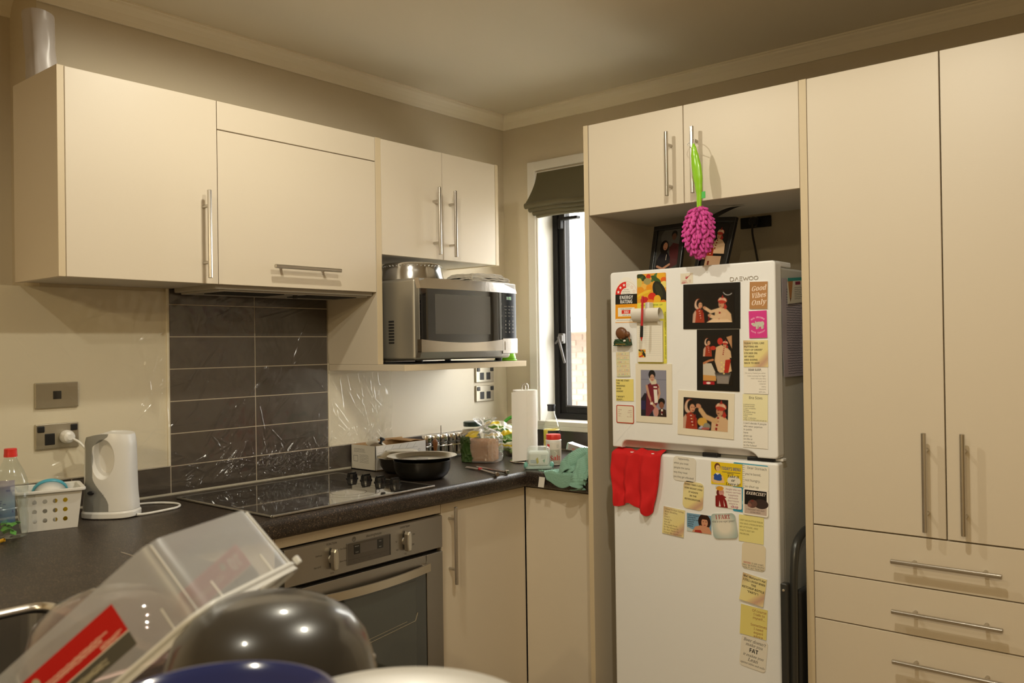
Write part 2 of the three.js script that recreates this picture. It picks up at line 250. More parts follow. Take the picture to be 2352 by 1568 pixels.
  { const k = 0.016, x0 = PX + 0.0195, x1 = -0.235; part(t, 'carcase', [box(x0, x1, 1.781, 1.797, 0.896, 1.607), box(x0, x1, 2.06, 2.076, 0.896, 1.607), box(x0, x1, 1.797, 2.06, 0.896, 0.912), box(x0, x1, 1.797, 2.06, 1.591, 1.607), box(x1 - 0.006, x1, 1.797, 2.06, 0.912, 1.591)], mat.creamIn); }
  const xd = (tt, name, z0, z1, y0, y1, h, m = mat.cream) => { const d = part(tt, name, rbox(PX, PX + 0.018, y0, y1, z0, z1, 0.0014), m); if (h) part(d, 'handle', h, mat.steel); return d; };
  xd(t, 'door', 0.8975, 1.2465, 1.7795, 2.0785, pulls([-0.652, 1.803, 1.2065], [-0.652, 2.0, 1.2065], 0, 0.16, 0.8, [0, PX + 0.004]));
  xd(t, 'door', 1.2495, 1.6065, 1.7795, 2.0785, pulls([-0.652, 1.801, 1.2935], [-0.652, 2.001, 1.2935], 0, 0.18, 0.8, [0, PX + 0.004]));
  numberParts(t);
  t = thing('pantry', 'floor-to-top cream pantry cupboard with two tall doors over four wide drawers', 'cupboard', [-0.31, 0, 1.98]);
  { const x0 = PX + 0.0195, x1 = -0.004; part(t, 'carcase', [box(x0, x1, 2.06, 2.078, 1.63, 2.33), box(x0, x1, 0.842, 0.858, 1.647, 2.313), box(x0, x1, 0.12, 0.136, 1.647, 2.313), box(x0, x1, 0, 2.06, 1.63, 1.646), box(x0, x1, 0, 2.06, 2.314, 2.33), box(x1 - 0.006, x1, 0, 2.06, 1.646, 2.314), box(PX + 0.06, PX + 0.075, 0, 0.12, 1.646, 2.314)], mat.creamIn); }
  xd(t, 'door', 1.6305, 1.9665, 0.8515, 2.0785, pulls([-0.652, 0.869, 1.925], [-0.652, 1.119, 1.925], 0, 0.18, 0.82, [0, PX + 0.004]));
  xd(t, 'door', 1.9695, 2.3295, 0.8515, 2.0785, pulls([-0.652, 0.871, 2.013], [-0.652, 1.121, 2.013], 0, 0.18, 0.82, [0, PX + 0.004]));
  [[0.7225, 0.8475, 0.785], [0.5955, 0.7195, 0.6565], [0.362, 0.5925, 0.528], [0.13, 0.359, 0.3]].forEach(([y0, y1, hy]) => xd(t, 'drawer', 1.6305, 2.3295, y0, y1, pulls([-0.652, hy, 1.841], [-0.652, hy, 2.095], 0, 0.2, 0.84, [0, PX + 0.004])));
  numberParts(t);
  // base units
  const ZD = 0.559;
  t = thing('base_cabinet', 'cream base cabinet right of the oven with one vertical bar handle', 'cabinet', [-0.78, 0, 0.3]);
  part(t, 'carcase', [...carcase(-0.995, -0.57, 0.12, 0.845, 0.02, ZD - 0.02), box(-0.995, -0.57, 0, 0.12, ZD - 0.09, ZD - 0.075)], mat.creamIn);
  { const d = part(t, 'door', rbox(-0.9925, -0.5665, 0.13, 0.8455, ZD - 0.018, ZD, 0.0014), mat.cream); part(d, 'handle', pulls([-0.9575, 0.585, 0.591], [-0.9575, 0.835, 0.591], 0, 0.19, 0.84, [2, ZD - 0.004]), mat.steel); }
  t = thing('base_cabinet', 'cream corner base cabinet under the window with a plain door and no handle', 'cabinet', [-0.3, 0, 0.6]);
  part(t, 'carcase', [box(-0.545, -0.02, 0.12, 0.136, 0.3, 0.872), box(-0.545, -0.02, 0.136, 0.845, 0.857, 0.873), box(-0.475, -0.46, 0, 0.12, 0.48, 0.872)], mat.creamIn);
  part(t, 'door', rbox(-0.565, -0.547, 0.13, 0.8455, 0.5625, 0.8725, 0.0014), mat.cream);
  t = thing('filler_strip', 'cream filler strip between the worktop and the oven', 'panel', [-1.3, 0.82, ZD]);
  part(t, 'board', rbox(-1.62, -0.9955, 0.8185, 0.8455, ZD - 0.018, ZD, 0.001), mat.cream);
  t = thing('sink_bench_cabinet', 'cream base cabinet carrying the sink bench in the foreground', 'cabinet', [-2.3, 0, 1.3]);
  part(t, 'carcase', [box(-2.75, -2.734, 0, 0.85, 0.03, 2.08), box(-2.266, -2.25, 0.12, 0.85, 0.62, 2.08), box(-2.734, -2.266, 0.12, 0.136, 0.03, 2.08), box(-2.734, -2.25, 0, 0.85, 2.08, 2.096), box(-2.25, -1.622, 0, 0.85, 0.541, 0.559)], mat.cream);
}
// ---------- worktop, sink ----------
{
  const b = 0.02, s = new THREE.Shape();
  const outl = [[-2.78, 0.003], [-0.003, 0.003], [-0.003, 0.875], [-0.607, 0.875], [-0.607, 0.602], [-1.975, 0.602], [-1.975, 1.02], [-2.2, 1.38], [-2.2, 2.12], [-2.78, 2.12]];
  const ins = [[b, b], [-b, b], [-b, -b], [b, -b], [b, -b], [-b, -b], [-b, -0.008], [-b, -0.008], [-b, -b], [b, -b]];
  outl.forEach(([x, z], i) => s[i ? 'lineTo' : 'moveTo'](x + ins[i][0], z + ins[i][1]));
  const hole = new THREE.Path(); [[-2.745, 0.93], [-2.745, 1.375], [-2.335, 1.375], [-2.335, 0.93]].forEach(([x, z], i) => hole[i ? 'lineTo' : 'moveTo'](x, z)); s.holes.push(hole);
  const g = new THREE.ExtrudeGeometry(s, { depth: 0.055 - 2 * b, bevelEnabled: true, bevelSize: b, bevelThickness: b, bevelSegments: 14 });
  g.rotateX(Math.PI / 2).translate(0, 0.908 - b, 0);
  const t = thing('worktop', 'dark brown speckled laminate worktop with rounded front edge', 'worktop', [-1.3, 0.853, 0.3]);
  part(t, 'slab', uvb(g), mat.counter);
  part(t, 'join_strip', rbox(-2.07, -2.066, 0.9075, 0.9086, 0.63, 0.7, 0.0004), M([0.3, 0.26, 0.21], 0.5));
  const k = thing('sink', 'stainless steel sink let into the bench, its bright back rim at the left edge', 'sink', [-2.6, 0.74, 1.2]);
  const rim = (y, r, d) => { const c = []; for (const [x, z, a0] of [[-2.375 - d, 0.965 + d, -90], [-2.375 - d, 1.34 - d, 0], [-2.7 + d, 1.34 - d, 90], [-2.7 + d, 0.965 + d, 180]]) for (let i = 0; i <= 4; i++) { const a = (a0 + i * 22.5) * Math.PI / 180; c.push(V(x + 0.03 * Math.cos(a) * (x < -2.6 ? 1 : 1), y, z + 0.03 * Math.sin(a))); } return c; };
  const outline = rim(0, 0, 0), inner = rim(0, 0, 0.02);
  part(k, 'rim', tube(rim(0.9135, 0, 0.004), 0.0095, 120, 12, true), M([0.8, 0.77, 0.72], 0.3, 1));
  part(k, 'bowl', sheet((u, v) => { const n = inner.length, a = u * n, i = Math.floor(a) % n, j = (i + 1) % n, q = inner[i].clone().lerp(inner[j], a - Math.floor(a)); const cx = -2.5375, cz = 1.1525, s2 = v < 0.75 ? 1 - 0.05 * v : (1 - v) * 4 * 0.9625; return [cx + (q.x - cx) * s2, v < 0.75 ? 0.911 - 0.2 * v : 0.761, cz + (q.z - cz) * s2]; }, 80, 16), mat.steelDark);
}
// ---------- oven and hob ----------
function canvasTex(w, h, draw) { const c = document.createElement('canvas'); c.width = w; c.height = h; const x = c.getContext('2d'); draw(x, w, h); const t = new THREE.CanvasTexture(c); t.colorSpace = THREE.SRGBColorSpace; return t; }
const txt = (x, s, px, py, size, color = '#222', font = 'sans-serif', align = 'left', bold = '', maxw) => { x.font = `${bold} ${size}px ${font}`; x.fillStyle = color; x.textAlign = align; x.textBaseline = 'middle'; maxw ? x.fillText(s, px, py, maxw) : x.fillText(s, px, py); };
// flat print of size w x h facing -x (on the fridge) or +z
const face = (w, h) => new THREE.PlaneGeometry(w, h);
{
  const t = thing('oven', 'built-in stainless steel oven with dark glass door under the hob', 'oven', [-1.305, 0.2, 0.3]);
  const ox0 = -1.605, ox1 = -1.0, Z = 0.575;
  part(t, 'body', [box(ox0, ox1, 0.16, 0.812, 0.08, 0.10), box(ox0, ox0 + 0.02, 0.16, 0.812, 0.1, 0.545), box(ox1 - 0.02, ox1, 0.16, 0.812, 0.1, 0.545), box(ox0, ox1, 0.7, 0.812, 0.1, 0.545), box(ox0, ox1, 0.16, 0.2, 0.1, 0.545)], M([0.05, 0.05, 0.05], 0.5));
  const fascia = part(t, 'fascia', rbox(ox0 + 0.003, ox1 - 0.004, 0.713, 0.8145, 0.545, Z, 0.002), mat.steelDark);
  const fw = ox1 - ox0 - 0.007, ft = canvasTex(1024, 172, (x, w, h) => {
    const px = (wx) => (wx - ox0 - 0.003) / fw * w, py = (wy) => (0.8145 - wy) / 0.1015 * h;
    txt(x, 'Westinghouse', px(-1.29), py(0.803), 16, '#3a362f', 'sans-serif', 'center', '');
    x.strokeStyle = '#2a2722'; x.lineWidth = 2; x.beginPath(); x.arc(px(-1.365), py(0.803), 10, 0, 7); x.stroke(); txt(x, 'W', px(-1.365), py(0.804), 12, '#2a2722', 'sans-serif', 'center', 'bold');
    txt(x, 'FUNCTION', px(-1.445), py(0.8045), 13, '#2a2722', 'sans-serif', 'center'); txt(x, 'OVEN TEMP', px(-1.166), py(0.8045), 13, '#2a2722', 'sans-serif', 'center');
    [['Fan Bake', 0.042, 0.783], ['Base Heat', 0.042, 0.748], ['Defrost', -0.045, 0.778], ['Fan Grill', -0.05, 0.747], ['Grill', 0, 0.722]].forEach(([s, dx, wy]) => txt(x, s, px(-1.445 + dx), py(wy), 11, '#38342e', 'sans-serif', 'center'));
    [['250', 0.036, 0.776], ['200', 0.033, 0.745], ['150', 0, 0.722], ['100', -0.033, 0.74], ['50', -0.036, 0.765]].forEach(([s, dx, wy]) => txt(x, s, px(-1.166 + dx), py(wy), 11, '#38342e', 'sans-serif', 'center'));
  });
  const fm = M([1, 1, 1], 0.5); fm.map = ft; fm.transparent = true;
  part(fascia, 'lettering', face(fw, 0.1015).translate((ox0 + ox1) / 2 - 0.0005, 0.76375, Z + 0.0004), fm);
  const disp = part(t, 'display', rbox(-1.392, -1.226, 0.731, 0.795, Z - 0.004, Z + 0.0025, 0.002), M([0.3, 0.285, 0.26], 0.3, 0.8));
  const dm = M([1, 1, 1], 0.2); dm.map = canvasTex(512, 198, (x) => {
    x.fillStyle = '#4b443c'; x.fillRect(0, 0, 512, 198); x.fillStyle = '#57504a'; x.fillRect(70, 22, 350, 88); x.fillStyle = '#15120f'; x.fillRect(70, 22, 74, 88); x.fillRect(346, 22, 74, 88);
    txt(x, 'Minute', 107, 38, 15, '#bbb', 'sans-serif', 'center'); txt(x, 'Cook', 107, 92, 15, '#bbb', 'sans-serif', 'center'); txt(x, 'Stop', 383, 40, 15, '#bbb', 'sans-serif', 'center'); txt(x, 'Auto', 383, 92, 15, '#bbb', 'sans-serif', 'center');
    x.fillStyle = '#2c2721'; x.fillRect(0, 150, 512, 2); for (const a of [130, 380]) { x.beginPath(); x.arc(a, 168, 4, 0, 7); x.fill(); } txt(x, 'TIME', 256, 172, 15, '#2c2721', 'sans-serif', 'center');
    x.fillRect(495, 0, 17, 198); });
  part(disp, 'screen_print', face(0.164, 0.062).translate(-1.309, 0.763, Z + 0.003), dm);
  for (const kx of [-1.445, -1.166]) part(t, 'knob', [prism([[-0.006, -0.029], [0.006, -0.029], [0.0078, -0.02], [0.0088, 0.0], [0.0078, 0.022], [0.004, 0.03], [-0.004, 0.03], [-0.0078, 0.022], [-0.0088, 0], [-0.0078, -0.02]], 0.02, 0.0025).translate(kx, 0.762, Z + 0.003), new THREE.CylinderGeometry(0.012, 0.013, 0.004, 28).rotateX(Math.PI / 2).translate(kx, 0.762, Z + 0.0015)], M([0.6, 0.58, 0.53], 0.32, 1));
  const dy0 = 0.21, dy1 = 0.701, fl = 0.075;
  const dr = part(t, 'door', [rbox(ox0 + 0.004, ox0 + fl - 0.02, dy0, dy1, 0.548, Z, 0.002), rbox(ox1 - fl, ox1 - 0.004, dy0, dy1, 0.548, Z, 0.002), rbox(ox0 + fl - 0.018, ox1 - fl - 0.001, 0.648, dy1, 0.55, Z - 0.001, 0.002), rbox(ox0 + fl - 0.018, ox1 - fl - 0.001, dy0, 0.25, 0.55, Z - 0.001, 0.002)], mat.steelDark);
  part(dr, 'glass', rbox(ox0 + fl - 0.019, ox1 - fl, 0.248, 0.65, 0.563, 0.5715, 0.001), M([0.03, 0.036, 0.032], 0.06, 0, { clearcoat: 1, clearcoatRoughness: 0.03 }));
  part(dr, 'inner_window', rbox(ox0 + fl + 0.03, ox1 - fl - 0.045, 0.27, 0.63, 0.571, 0.5722, 0.0004), M([0.045, 0.052, 0.044], 0.05, 0, { clearcoat: 1, clearcoatRoughness: 0.03 }));
  part(dr, 'handle', [slab((u, v) => { const x = ox0 + fl - 0.03 + u * (ox1 - fl + 0.004 - ox0 - fl + 0.03); const k = 2 * u - 1; return [x, 0.676 - 0.024 * v - 0.006 * (1 - k * k), Z + 0.014 + 0.017 * (1 - k * k)]; }, 40, 2, [0, -0.002, -0.012]), rbox(ox0 + fl - 0.02, ox0 + fl, 0.654, 0.674, Z - 0.002, Z + 0.012, 0.002), rbox(ox1 - fl - 0.02, ox1 - fl, 0.654, 0.674, Z - 0.002, Z + 0.012, 0.002)], M([0.62, 0.58, 0.5], 0.38, 1));
  const rk = M([0.4, 0.36, 0.27], 0.4, 0.3);
  part(dr, 'rack_wire', [rod([-1.45, 0.486, 0.5728], [-1.16, 0.513, 0.5728], 0.0009, 6), rod([-1.46, 0.474, 0.5728], [-1.125, 0.507, 0.5728], 0.0011, 6), rod([-1.125, 0.507, 0.5728], [-1.115, 0.53, 0.5728], 0.0016, 6)], rk);
  numberParts(t);
  // hob
  const h = thing('hob', 'black ceramic glass hob with four control knobs along its right side', 'hob', [-1.34, 0.9075, 0.34]);
  part(h, 'glass', rbox(-1.638, -1.042, 0.908, 0.9145, 0.098, 0.576, 0.003), mat.blackGloss);
  part(h, 'control_strip', rbox(-1.156, -1.046, 0.9144, 0.9149, 0.104, 0.571, 0.0002), M([0.035, 0.03, 0.027], 0.1, 0, { clearcoat: 1, clearcoatRoughness: 0.05 }));
  part(h, 'trim', [rod([-1.641, 0.912, 0.578], [-1.04, 0.912, 0.578], 0.004), rod([-1.641, 0.912, 0.096], [-1.641, 0.912, 0.578], 0.004), rod([-1.04, 0.912, 0.096], [-1.04, 0.912, 0.578], 0.004), rod([-1.641, 0.912, 0.096], [-1.04, 0.912, 0.096], 0.004)], mat.steelDark);
  const em = M([0.075, 0.07, 0.066], 0.2);
  for (const [x, z, r] of [[-1.53, 0.23, 0.085], [-1.29, 0.22, 0.07], [-1.5, 0.45, 0.07], [-1.28, 0.45, 0.095], [-1.28, 0.45, 0.055]]) part(h, 'burner_ring', new THREE.RingGeometry(r - 0.0014, r, 56).rotateX(-Math.PI / 2).translate(x, 0.9148, z), em);
  for (const z of [0.245, 0.316, 0.386, 0.457]) part(h, 'knob', [toCreasedNormals(lathe([[0, 0.017], [0.0145, 0.017], [0.0165, 0.0155], [0.018, 0.004], [0.0205, 0.003], [0.0205, 0], [0, 0]], 28), 0.6).translate(-1.097, 0.9148, z), rbox(-1.1125, -1.0815, 0.93, 0.9365, z - 0.0045, z + 0.0045, 0.002)], M([0.01, 0.01, 0.01], 0.22));
  numberParts(h);
}

// ---------- clear film taped over the splashback ----------
{
  const X0 = -2.36, X1 = -0.70, Y0 = 0.915, Y1 = 1.538, creases = [];
  const add = (x, y, ang, len, h, w) => creases.push([x, y, x + Math.cos(ang) * len, y + Math.sin(ang) * len, h, w]);
  for (let i = 0; i < 70; i++) add(rr(-1.6, -1.02), rr(0.92, 0.99), rr(0.2, 1.2), rr(0.02, 0.1), rr(0.003, 0.006), rr(0.0024, 0.0034));
  for (let i = 0; i < 80; i++) add(rr(-1.32, -1.02), rr(0.925, 1.0), rr(-0.9, 0.9) + (rnd() < 0.5 ? 0 : 1.3), rr(0.02, 0.09), rr(0.002, 0.005), rr(0.002, 0.0032));
  for (let i = 0; i < 46; i++) add(rr(-1.6, -1.0), rr(0.92, 1.06), rr(-1.2, 1.2) + (rnd() < 0.5 ? 0 : 2.2), rr(0.03, 0.13), rr(0.002, 0.0045), rr(0.0022, 0.0034));
  for (let i = 0; i < 90; i++) add(rr(-1.03, -0.74), rr(0.985, 1.03), rr(0.3, 2.6), rr(0.015, 0.05), rr(0.002, 0.005), rr(0.002, 0.003));
  for (let i = 0; i < 30; i++) add(rr(-1.0, -0.74), rr(1.04, 1.22), rr(1.5, 2.6), rr(0.04, 0.16), rr(0.0015, 0.004), rr(0.002, 0.003));
  for (let i = 0; i < 26; i++) add(rr(-1.6, -1.05), rr(1.05, 1.36), rr(0.6, 1.15), rr(0.04, 0.2), rr(0.0012, 0.003), rr(0.002, 0.003));
  for (let i = 0; i < 16; i++) add(rr(-1.55, -1.2), rr(1.44, 1.53), rr(0.15, 0.7), rr(0.08, 0.3), rr(0.001, 0.003), rr(0.002, 0.003));
  for (let i = 0; i < 60; i++) add(rr(-2.3, -1.62), rr(1.0, 1.035), rr(-0.3, 0.5), rr(0.02, 0.07), rr(0.0015, 0.004), rr(0.002, 0.003));
  for (let i = 0; i < 26; i++) add(rr(-1.78, -1.61), rr(1.05, 1.4), rr(0.5, 1.7), rr(0.04, 0.14), rr(0.0012, 0.003), rr(0.002, 0.003));
  for (let i = 0; i < 26; i++) add(rr(-2.3, -1.7), rr(1.06, 1.5), rr(-1.2, 0.4), rr(0.06, 0.24), rr(0.0008, 0.002), rr(0.0016, 0.0035));
  const nx = 860, ny = 330, H = new Float32Array((nx + 1) * (ny + 1));
  const right = (y) => y > 1.262 ? -1.012 : -0.705 + 0.006 * Math.sin(y * 40);
  for (const [ax, ay, bx, by, h, w] of creases) {
    const i0 = Math.max(0, Math.floor((Math.min(ax, bx) - 0.01 - X0) / (X1 - X0) * nx)), i1 = Math.min(nx, Math.ceil((Math.max(ax, bx) + 0.01 - X0) / (X1 - X0) * nx)), j0 = Math.max(0, Math.floor((Math.min(ay, by) - 0.01 - Y0) / (Y1 - Y0) * ny)), j1 = Math.min(ny, Math.ceil((Math.max(ay, by) + 0.01 - Y0) / (Y1 - Y0) * ny));
    const dx = bx - ax, dy = by - ay, L2 = dx * dx + dy * dy;
    for (let j = j0; j <= j1; j++) for (let i = i0; i <= i1; i++) {
      const x = X0 + (X1 - X0) * i / nx, y = Y0 + (Y1 - Y0) * j / ny, tt = Math.max(0, Math.min(1, ((x - ax) * dx + (y - ay) * dy) / L2)), d2 = (x - ax - dx * tt) ** 2 + (y - ay - dy * tt) ** 2;
      if (d2 < 16 * w * w) H[j * (nx + 1) + i] += h * Math.exp(-d2 / (w * w)) * (0.25 + 0.75 * Math.sin(Math.PI * tt));
    }
  }
  const g = sheet((u, v) => {
    const y = Y0 + (Y1 - Y0) * v, xr = right(y), i = Math.round(u * nx), j = Math.round(v * ny);
    const x = Math.min(X0 + (X1 - X0) * u, xr + 0.004 * u);
    const tilt = v < 0.06 ? 0.03 * (1 - v / 0.06) ** 2 : 0;
    return [x, y, 0.0115 + tilt + 0.0022 * n3(x * 7, y * 7, 2) + 0.0009 * n3(x * 22, y * 22, 5) + H[j * (nx + 1) + i]];
  }, nx, ny, true);
  single('plastic_film', 'clear crinkled plastic film taped over the tiled splashback and wall', 'plastic film', g, mat.film);
}

// ---------- power points ----------
{
  const plate = M([0.50, 0.46, 0.37], 0.35, 0.85), blk = mat.blackPlastic;
  const mk = (x, y, label, kind, w = 0.116, h = 0.07) => {
    const t = thing('power_outlet', label, 'outlet', [x, y - h / 2, 0.004]);
    part(t, 'cover_plate', rbox(x - w / 2, x + w / 2, y - h / 2, y + h / 2, 0.0015, 0.0105, 0.0025), plate);
    if (kind === 'blank') part(t, 'socket', rbox(x - 0.0115, x + 0.0115, y - 0.0115, y + 0.0115, 0.008, 0.0115, 0.002), blk);
    else {
      for (const s of [-1, 1]) { part(t, 'switch', rbox(x + s * 0.044 - 0.0095, x + s * 0.044 + 0.0095, y + 0.012, y + 0.03, 0.008, 0.014, 0.003), blk); if (!(kind === 'plugged' && s > 0)) part(t, 'socket', rbox(x + s * 0.021 - 0.0135, x + s * 0.021 + 0.0135, y - 0.024, y + 0.008, 0.008, 0.0118, 0.003), blk); }
    }
    numberParts(t);
  };
  mk(-1.946, 1.234, 'metal wall plate with a single small black square in its centre', 'blank');
  mk(-1.946, 1.1205, 'metal double power outlet with a round white plug in it', 'plugged');
  mk(-0.156, 1.231, 'metal double power outlet just below the microwave shelf, upper of two', 'double');
  mk(-0.156, 1.1475, 'metal double power outlet above the bread, lower of two', 'double');
  const t = thing('power_plug', 'white kettle plug and lead running from wall outlet to kettle base', 'plug', [-1.925, 1.1, 0.03]);
  part(t, 'plug_body', toCreasedNormals(lathe([[0, 0.034], [0.008, 0.034], [0.015, 0.029], [0.0185, 0.019], [0.0185, 0.006], [0.016, 0], [0, 0]], 32), 0.5).rotateX(Math.PI / 2).translate(-1.9265, 1.117, 0.012), mat.whitePlastic);
  part(t, 'lead', tube([[-1.918, 1.112, 0.043], [-1.905, 1.098, 0.06], [-1.885, 1.06, 0.075], [-1.86, 0.97, 0.085], [-1.83, 0.9125, 0.09], [-1.77, 0.912, 0.094], [-1.715, 0.912, 0.125], [-1.69, 0.912, 0.185], [-1.715, 0.912, 0.235], [-1.775, 0.912, 0.253], [-1.825, 0.912, 0.257], [-1.845, 0.913, 0.255]], 0.0034, 120, 10), mat.whitePlastic);
}
// ---------- microwave and what stands with it ----------
{
  const t = thing('microwave', 'silver microwave oven with black glass door on the shelf under the short cabinet', 'microwave', [-0.69, 1.296, 0.25]);
  const bx0 = -0.945, bx1 = -0.44, Z = 0.428, xs = -0.5345;
  part(t, 'body', rbox(bx0, bx1, 1.308, 1.589, 0.06, 0.398, 0.012, 4), M([0.44, 0.42, 0.37], 0.42, 0.75));
  part(t, 'vent', [0, 1, 2, 3, 4, 5, 6, 7].map((k) => rbox(bx0 - 0.0012, bx0 + 0.002, 1.366 + 0.0105 * k, 1.3725 + 0.0105 * k, 0.268, 0.296, 0.001)), mat.blackMatt);
  for (const [fx, fz] of [[-0.9, 0.1], [-0.9, 0.37], [-0.48, 0.1], [-0.48, 0.37]]) part(t, 'foot', new THREE.CylinderGeometry(0.014, 0.012, 0.0125, 18).translate(fx, 1.3017, fz), mat.blackPlastic);
  const zf = (x) => Z + 0.014 * (1 - ((x + 0.6925) / 0.2525) ** 2);
  const patch = (x0, x1, yb, yt, dz, tz = 0, th = 0.02, nv = 4, own = false) => (own ? (g) => g : uvb)(slab((u, v) => { const x = x0 + (x1 - x0) * u, y = yb(x) + (yt(x) - yb(x)) * v; return [x, y, zf(x) + dz - tz * v]; }, 24, nv, [0, 0, -th]));
  const k = (v) => () => v, low = (x) => 1.378 - 0.013 * (1 - ((x + 0.73) / 0.22) ** 2);
  const shiny = M([0.55, 0.5, 0.44], 0.22, 1, { bumpMap: softBump, bumpScale: 0.0002 });
  const d = part(t, 'door', [rbox(bx0 + 0.001, xs - 0.001, 1.324, 1.5875, 0.4, Z - 0.006, 0.003)], M([0.33, 0.32, 0.29], 0.45, 0.7));
  part(d, 'door_glass', patch(bx0 + 0.002, xs - 0.001, low, k(1.556), 0.0), mat.blackGloss);
  part(d, 'window', patch(-0.882, -0.604, k(1.397), k(1.534), 0.0006, 0, 0.003), M([0.10, 0.095, 0.088], 0.12));
  part(d, 'top_band', patch(bx0, xs, k(1.552), k(1.5885), 0.002, 0.012), shiny);
  part(d, 'bottom_band', patch(bx0, xs, k(1.336), (x) => low(x) + 0.002, 0.003), shiny);
  part(d, 'bottom_lip', patch(bx0, xs, k(1.316), k(1.338), -0.006, -0.009), mat.steelDark);
  const c = part(t, 'control_panel', [rbox(xs + 0.001, bx1, 1.324, 1.5875, 0.4, Z - 0.002, 0.003)], mat.steelDark);
  const cm = M([1, 1, 1], 0.12); cm.map = canvasTex(256, 512, (x) => {
    x.fillStyle = '#070707'; x.fillRect(0, 0, 256, 512); const W = '#d8d0c0';
    const L = ['Popcorn', 'Pizza', 'Beverage', 'Potato', 'Soup', 'Reheat', 'Veg', 'Defrost', 'Clock', 'Timer', 'Power', 'Auto'];
    L.forEach((s, i) => txt(x, s, 62 + (i % 3) * 66, 150 + Math.floor(i / 3) * 36, 13, W, 'sans-serif', 'center'));
    ['1', '2', '3', '4', '5', '6', '7', '8', '9'].forEach((s, i) => txt(x, s, 62 + (i % 3) * 66, 316 + Math.floor(i / 3) * 40, 24, W, 'sans-serif', 'center', 'bold'));
    txt(x, '0', 128, 438, 24, W, 'sans-serif', 'center', 'bold'); txt(x, 'Stop', 62, 436, 14, W, 'sans-serif', 'center'); txt(x, 'Start', 194, 436, 14, W, 'sans-serif', 'center'); x.fillStyle = '#777'; x.fillRect(100, 338, 60, 3); });
  part(c, 'keypad', patch(xs + 0.002, bx1 - 0.002, (x) => 1.38, k(1.552), 0.0, 0, 0.006, 4, true), cm);
  const em = M([0, 0, 0], 0.4, 0, { emissive: [0.35, 1.0, 0.25] }); em.emissiveMap = canvasTex(128, 48, (x) => { x.fillStyle = '#000'; x.fillRect(0, 0, 128, 48); x.fillStyle = '#fff';
    const bar = (a, b, w, h) => x.fillRect(a, b, w, h); bar(18, 6, 6, 16); bar(18, 26, 6, 16); bar(36, 14, 5, 5); bar(36, 30, 5, 5); bar(58, 6, 6, 16); bar(58, 26, 6, 16); bar(80, 5, 24, 5); bar(80, 5, 5, 18); bar(80, 21, 24, 5); bar(100, 22, 5, 20); bar(80, 38, 24, 5); });
  part(c, 'display', face(0.034, 0.013).rotateY(0.055).translate(-0.49, 1.532, zf(-0.49) + 0.0016), em);
  part(c, 'top_band', patch(xs + 0.0008, bx1 + 0.001, k(1.552), k(1.5885), 0.002, 0.012), mat.steel);
  part(c, 'bottom_band', patch(xs + 0.0008, bx1 + 0.001, k(1.326), k(1.381), 0.003), shiny);
  part(c, 'open_button', patch(xs + 0.014, bx1 - 0.01, k(1.338), k(1.37), 0.0048, 0, 0.006), shiny);
  numberParts(t);
  const b = single('steel_bowl', 'upturned shiny aluminium bowl with a beaded edge on top of the microwave', 'bowl', [lathe([[0.12, 0], [0.123, 0.0015], [0.118, 0.004], [0.11, 0.034], [0.106, 0.055], [0.098, 0.062], [0.082, 0.065], [0.03, 0.0665], [0, 0.067], [0, 0.065], [0.082, 0.0635], [0.104, 0.053], [0.117, 0.003], [0.12, 0]], 72).translate(-0.815, 1.5895, 0.25)], M([0.62, 0.61, 0.59], 0.16, 1));
  part(b, 'beading', Array.from({ length: 44 }, (_, i) => { const a = i / 44 * 6.2832; return rbox(-0.0012, 0.0012, -0.002, 0.002, -0.0015, 0.0015, 0.0004, 1).translate(0.1085, 0, 0).rotateY(a).translate(-0.815, 1.641, 0.25); }), mat.steelDark);
  const cl = M([0.52, 0.48, 0.41], 0.9, 0, { bumpMap: weave, bumpScale: 0.0006, sheen: 0.4 });
  const cloth = (layers) => layers.map(([x0, x1, z0, z1, y, dr, s]) => slab((u, v) => { const x = x0 + (x1 - x0) * u, z = z0 + (z1 - z0) * v; const e = Math.max(0, Math.abs(2 * u - 1) - 0.85) / 0.15, e2 = Math.max(0, Math.abs(2 * v - 1) - 0.85) / 0.15; return [x + 0.002 * n3(v * 6, s, 1), y + dr * (u - 0.5) - 0.0035 * (e * e + e2 * e2) + 0.0022 * n3(x * 26, z * 26, s), z + 0.003 * n3(u * 5, s, 4)]; }, 40, 30, [0, -0.0036, 0]));
  single('dishcloth', 'folded pale grey ribbed cloth lying on top of the microwave', 'cloth', uvb(merge([...cloth([[-0.665, -0.455, 0.27, 0.412, 1.5975, 0, 1], [-0.668, -0.458, 0.272, 0.41, 1.6045, 0.001, 2], [-0.665, -0.475, 0.275, 0.408, 1.6115, 0.002, 3], [-0.66, -0.48, 0.278, 0.404, 1.6175, 0.003, 4], [-0.655, -0.485, 0.285, 0.4, 1.623, 0.004, 6], [-0.57, -0.45, 0.29, 0.408, 1.613, -0.008, 5]]), tube([[-0.668, 1.596, 0.405], [-0.671, 1.601, 0.4], [-0.668, 1.607, 0.398]], 0.003, 8, 6)])), cl);
  single('cutting_board', 'thin black board lying under the microwave on the shelf', 'board', rbox(-0.965, -0.5, 1.2955, 1.2985, 0.12, 0.4, 0.001), mat.blackMatt);
  const gk = M([0.22, 0.62, 0.015], 0.3);
  const g = thing('juicer', 'bright green plastic hand juicer peeking out right of the microwave', 'kitchen tool', [-0.405, 1.2955, 0.3]);
  part(g, 'body', slab((u, v) => { const a = u * 6.2832, r = 0.036 * (v < 0.12 ? 1 : Math.pow(Math.max(0, 1 - (v - 0.12) / 0.9), 0.5)); return [-0.398 + r * Math.cos(a), 1.2965 + 0.092 * v, 0.335 + r * Math.sin(a) * 1.25]; }, 40, 20, [0, -0.0008, 0]), gk);
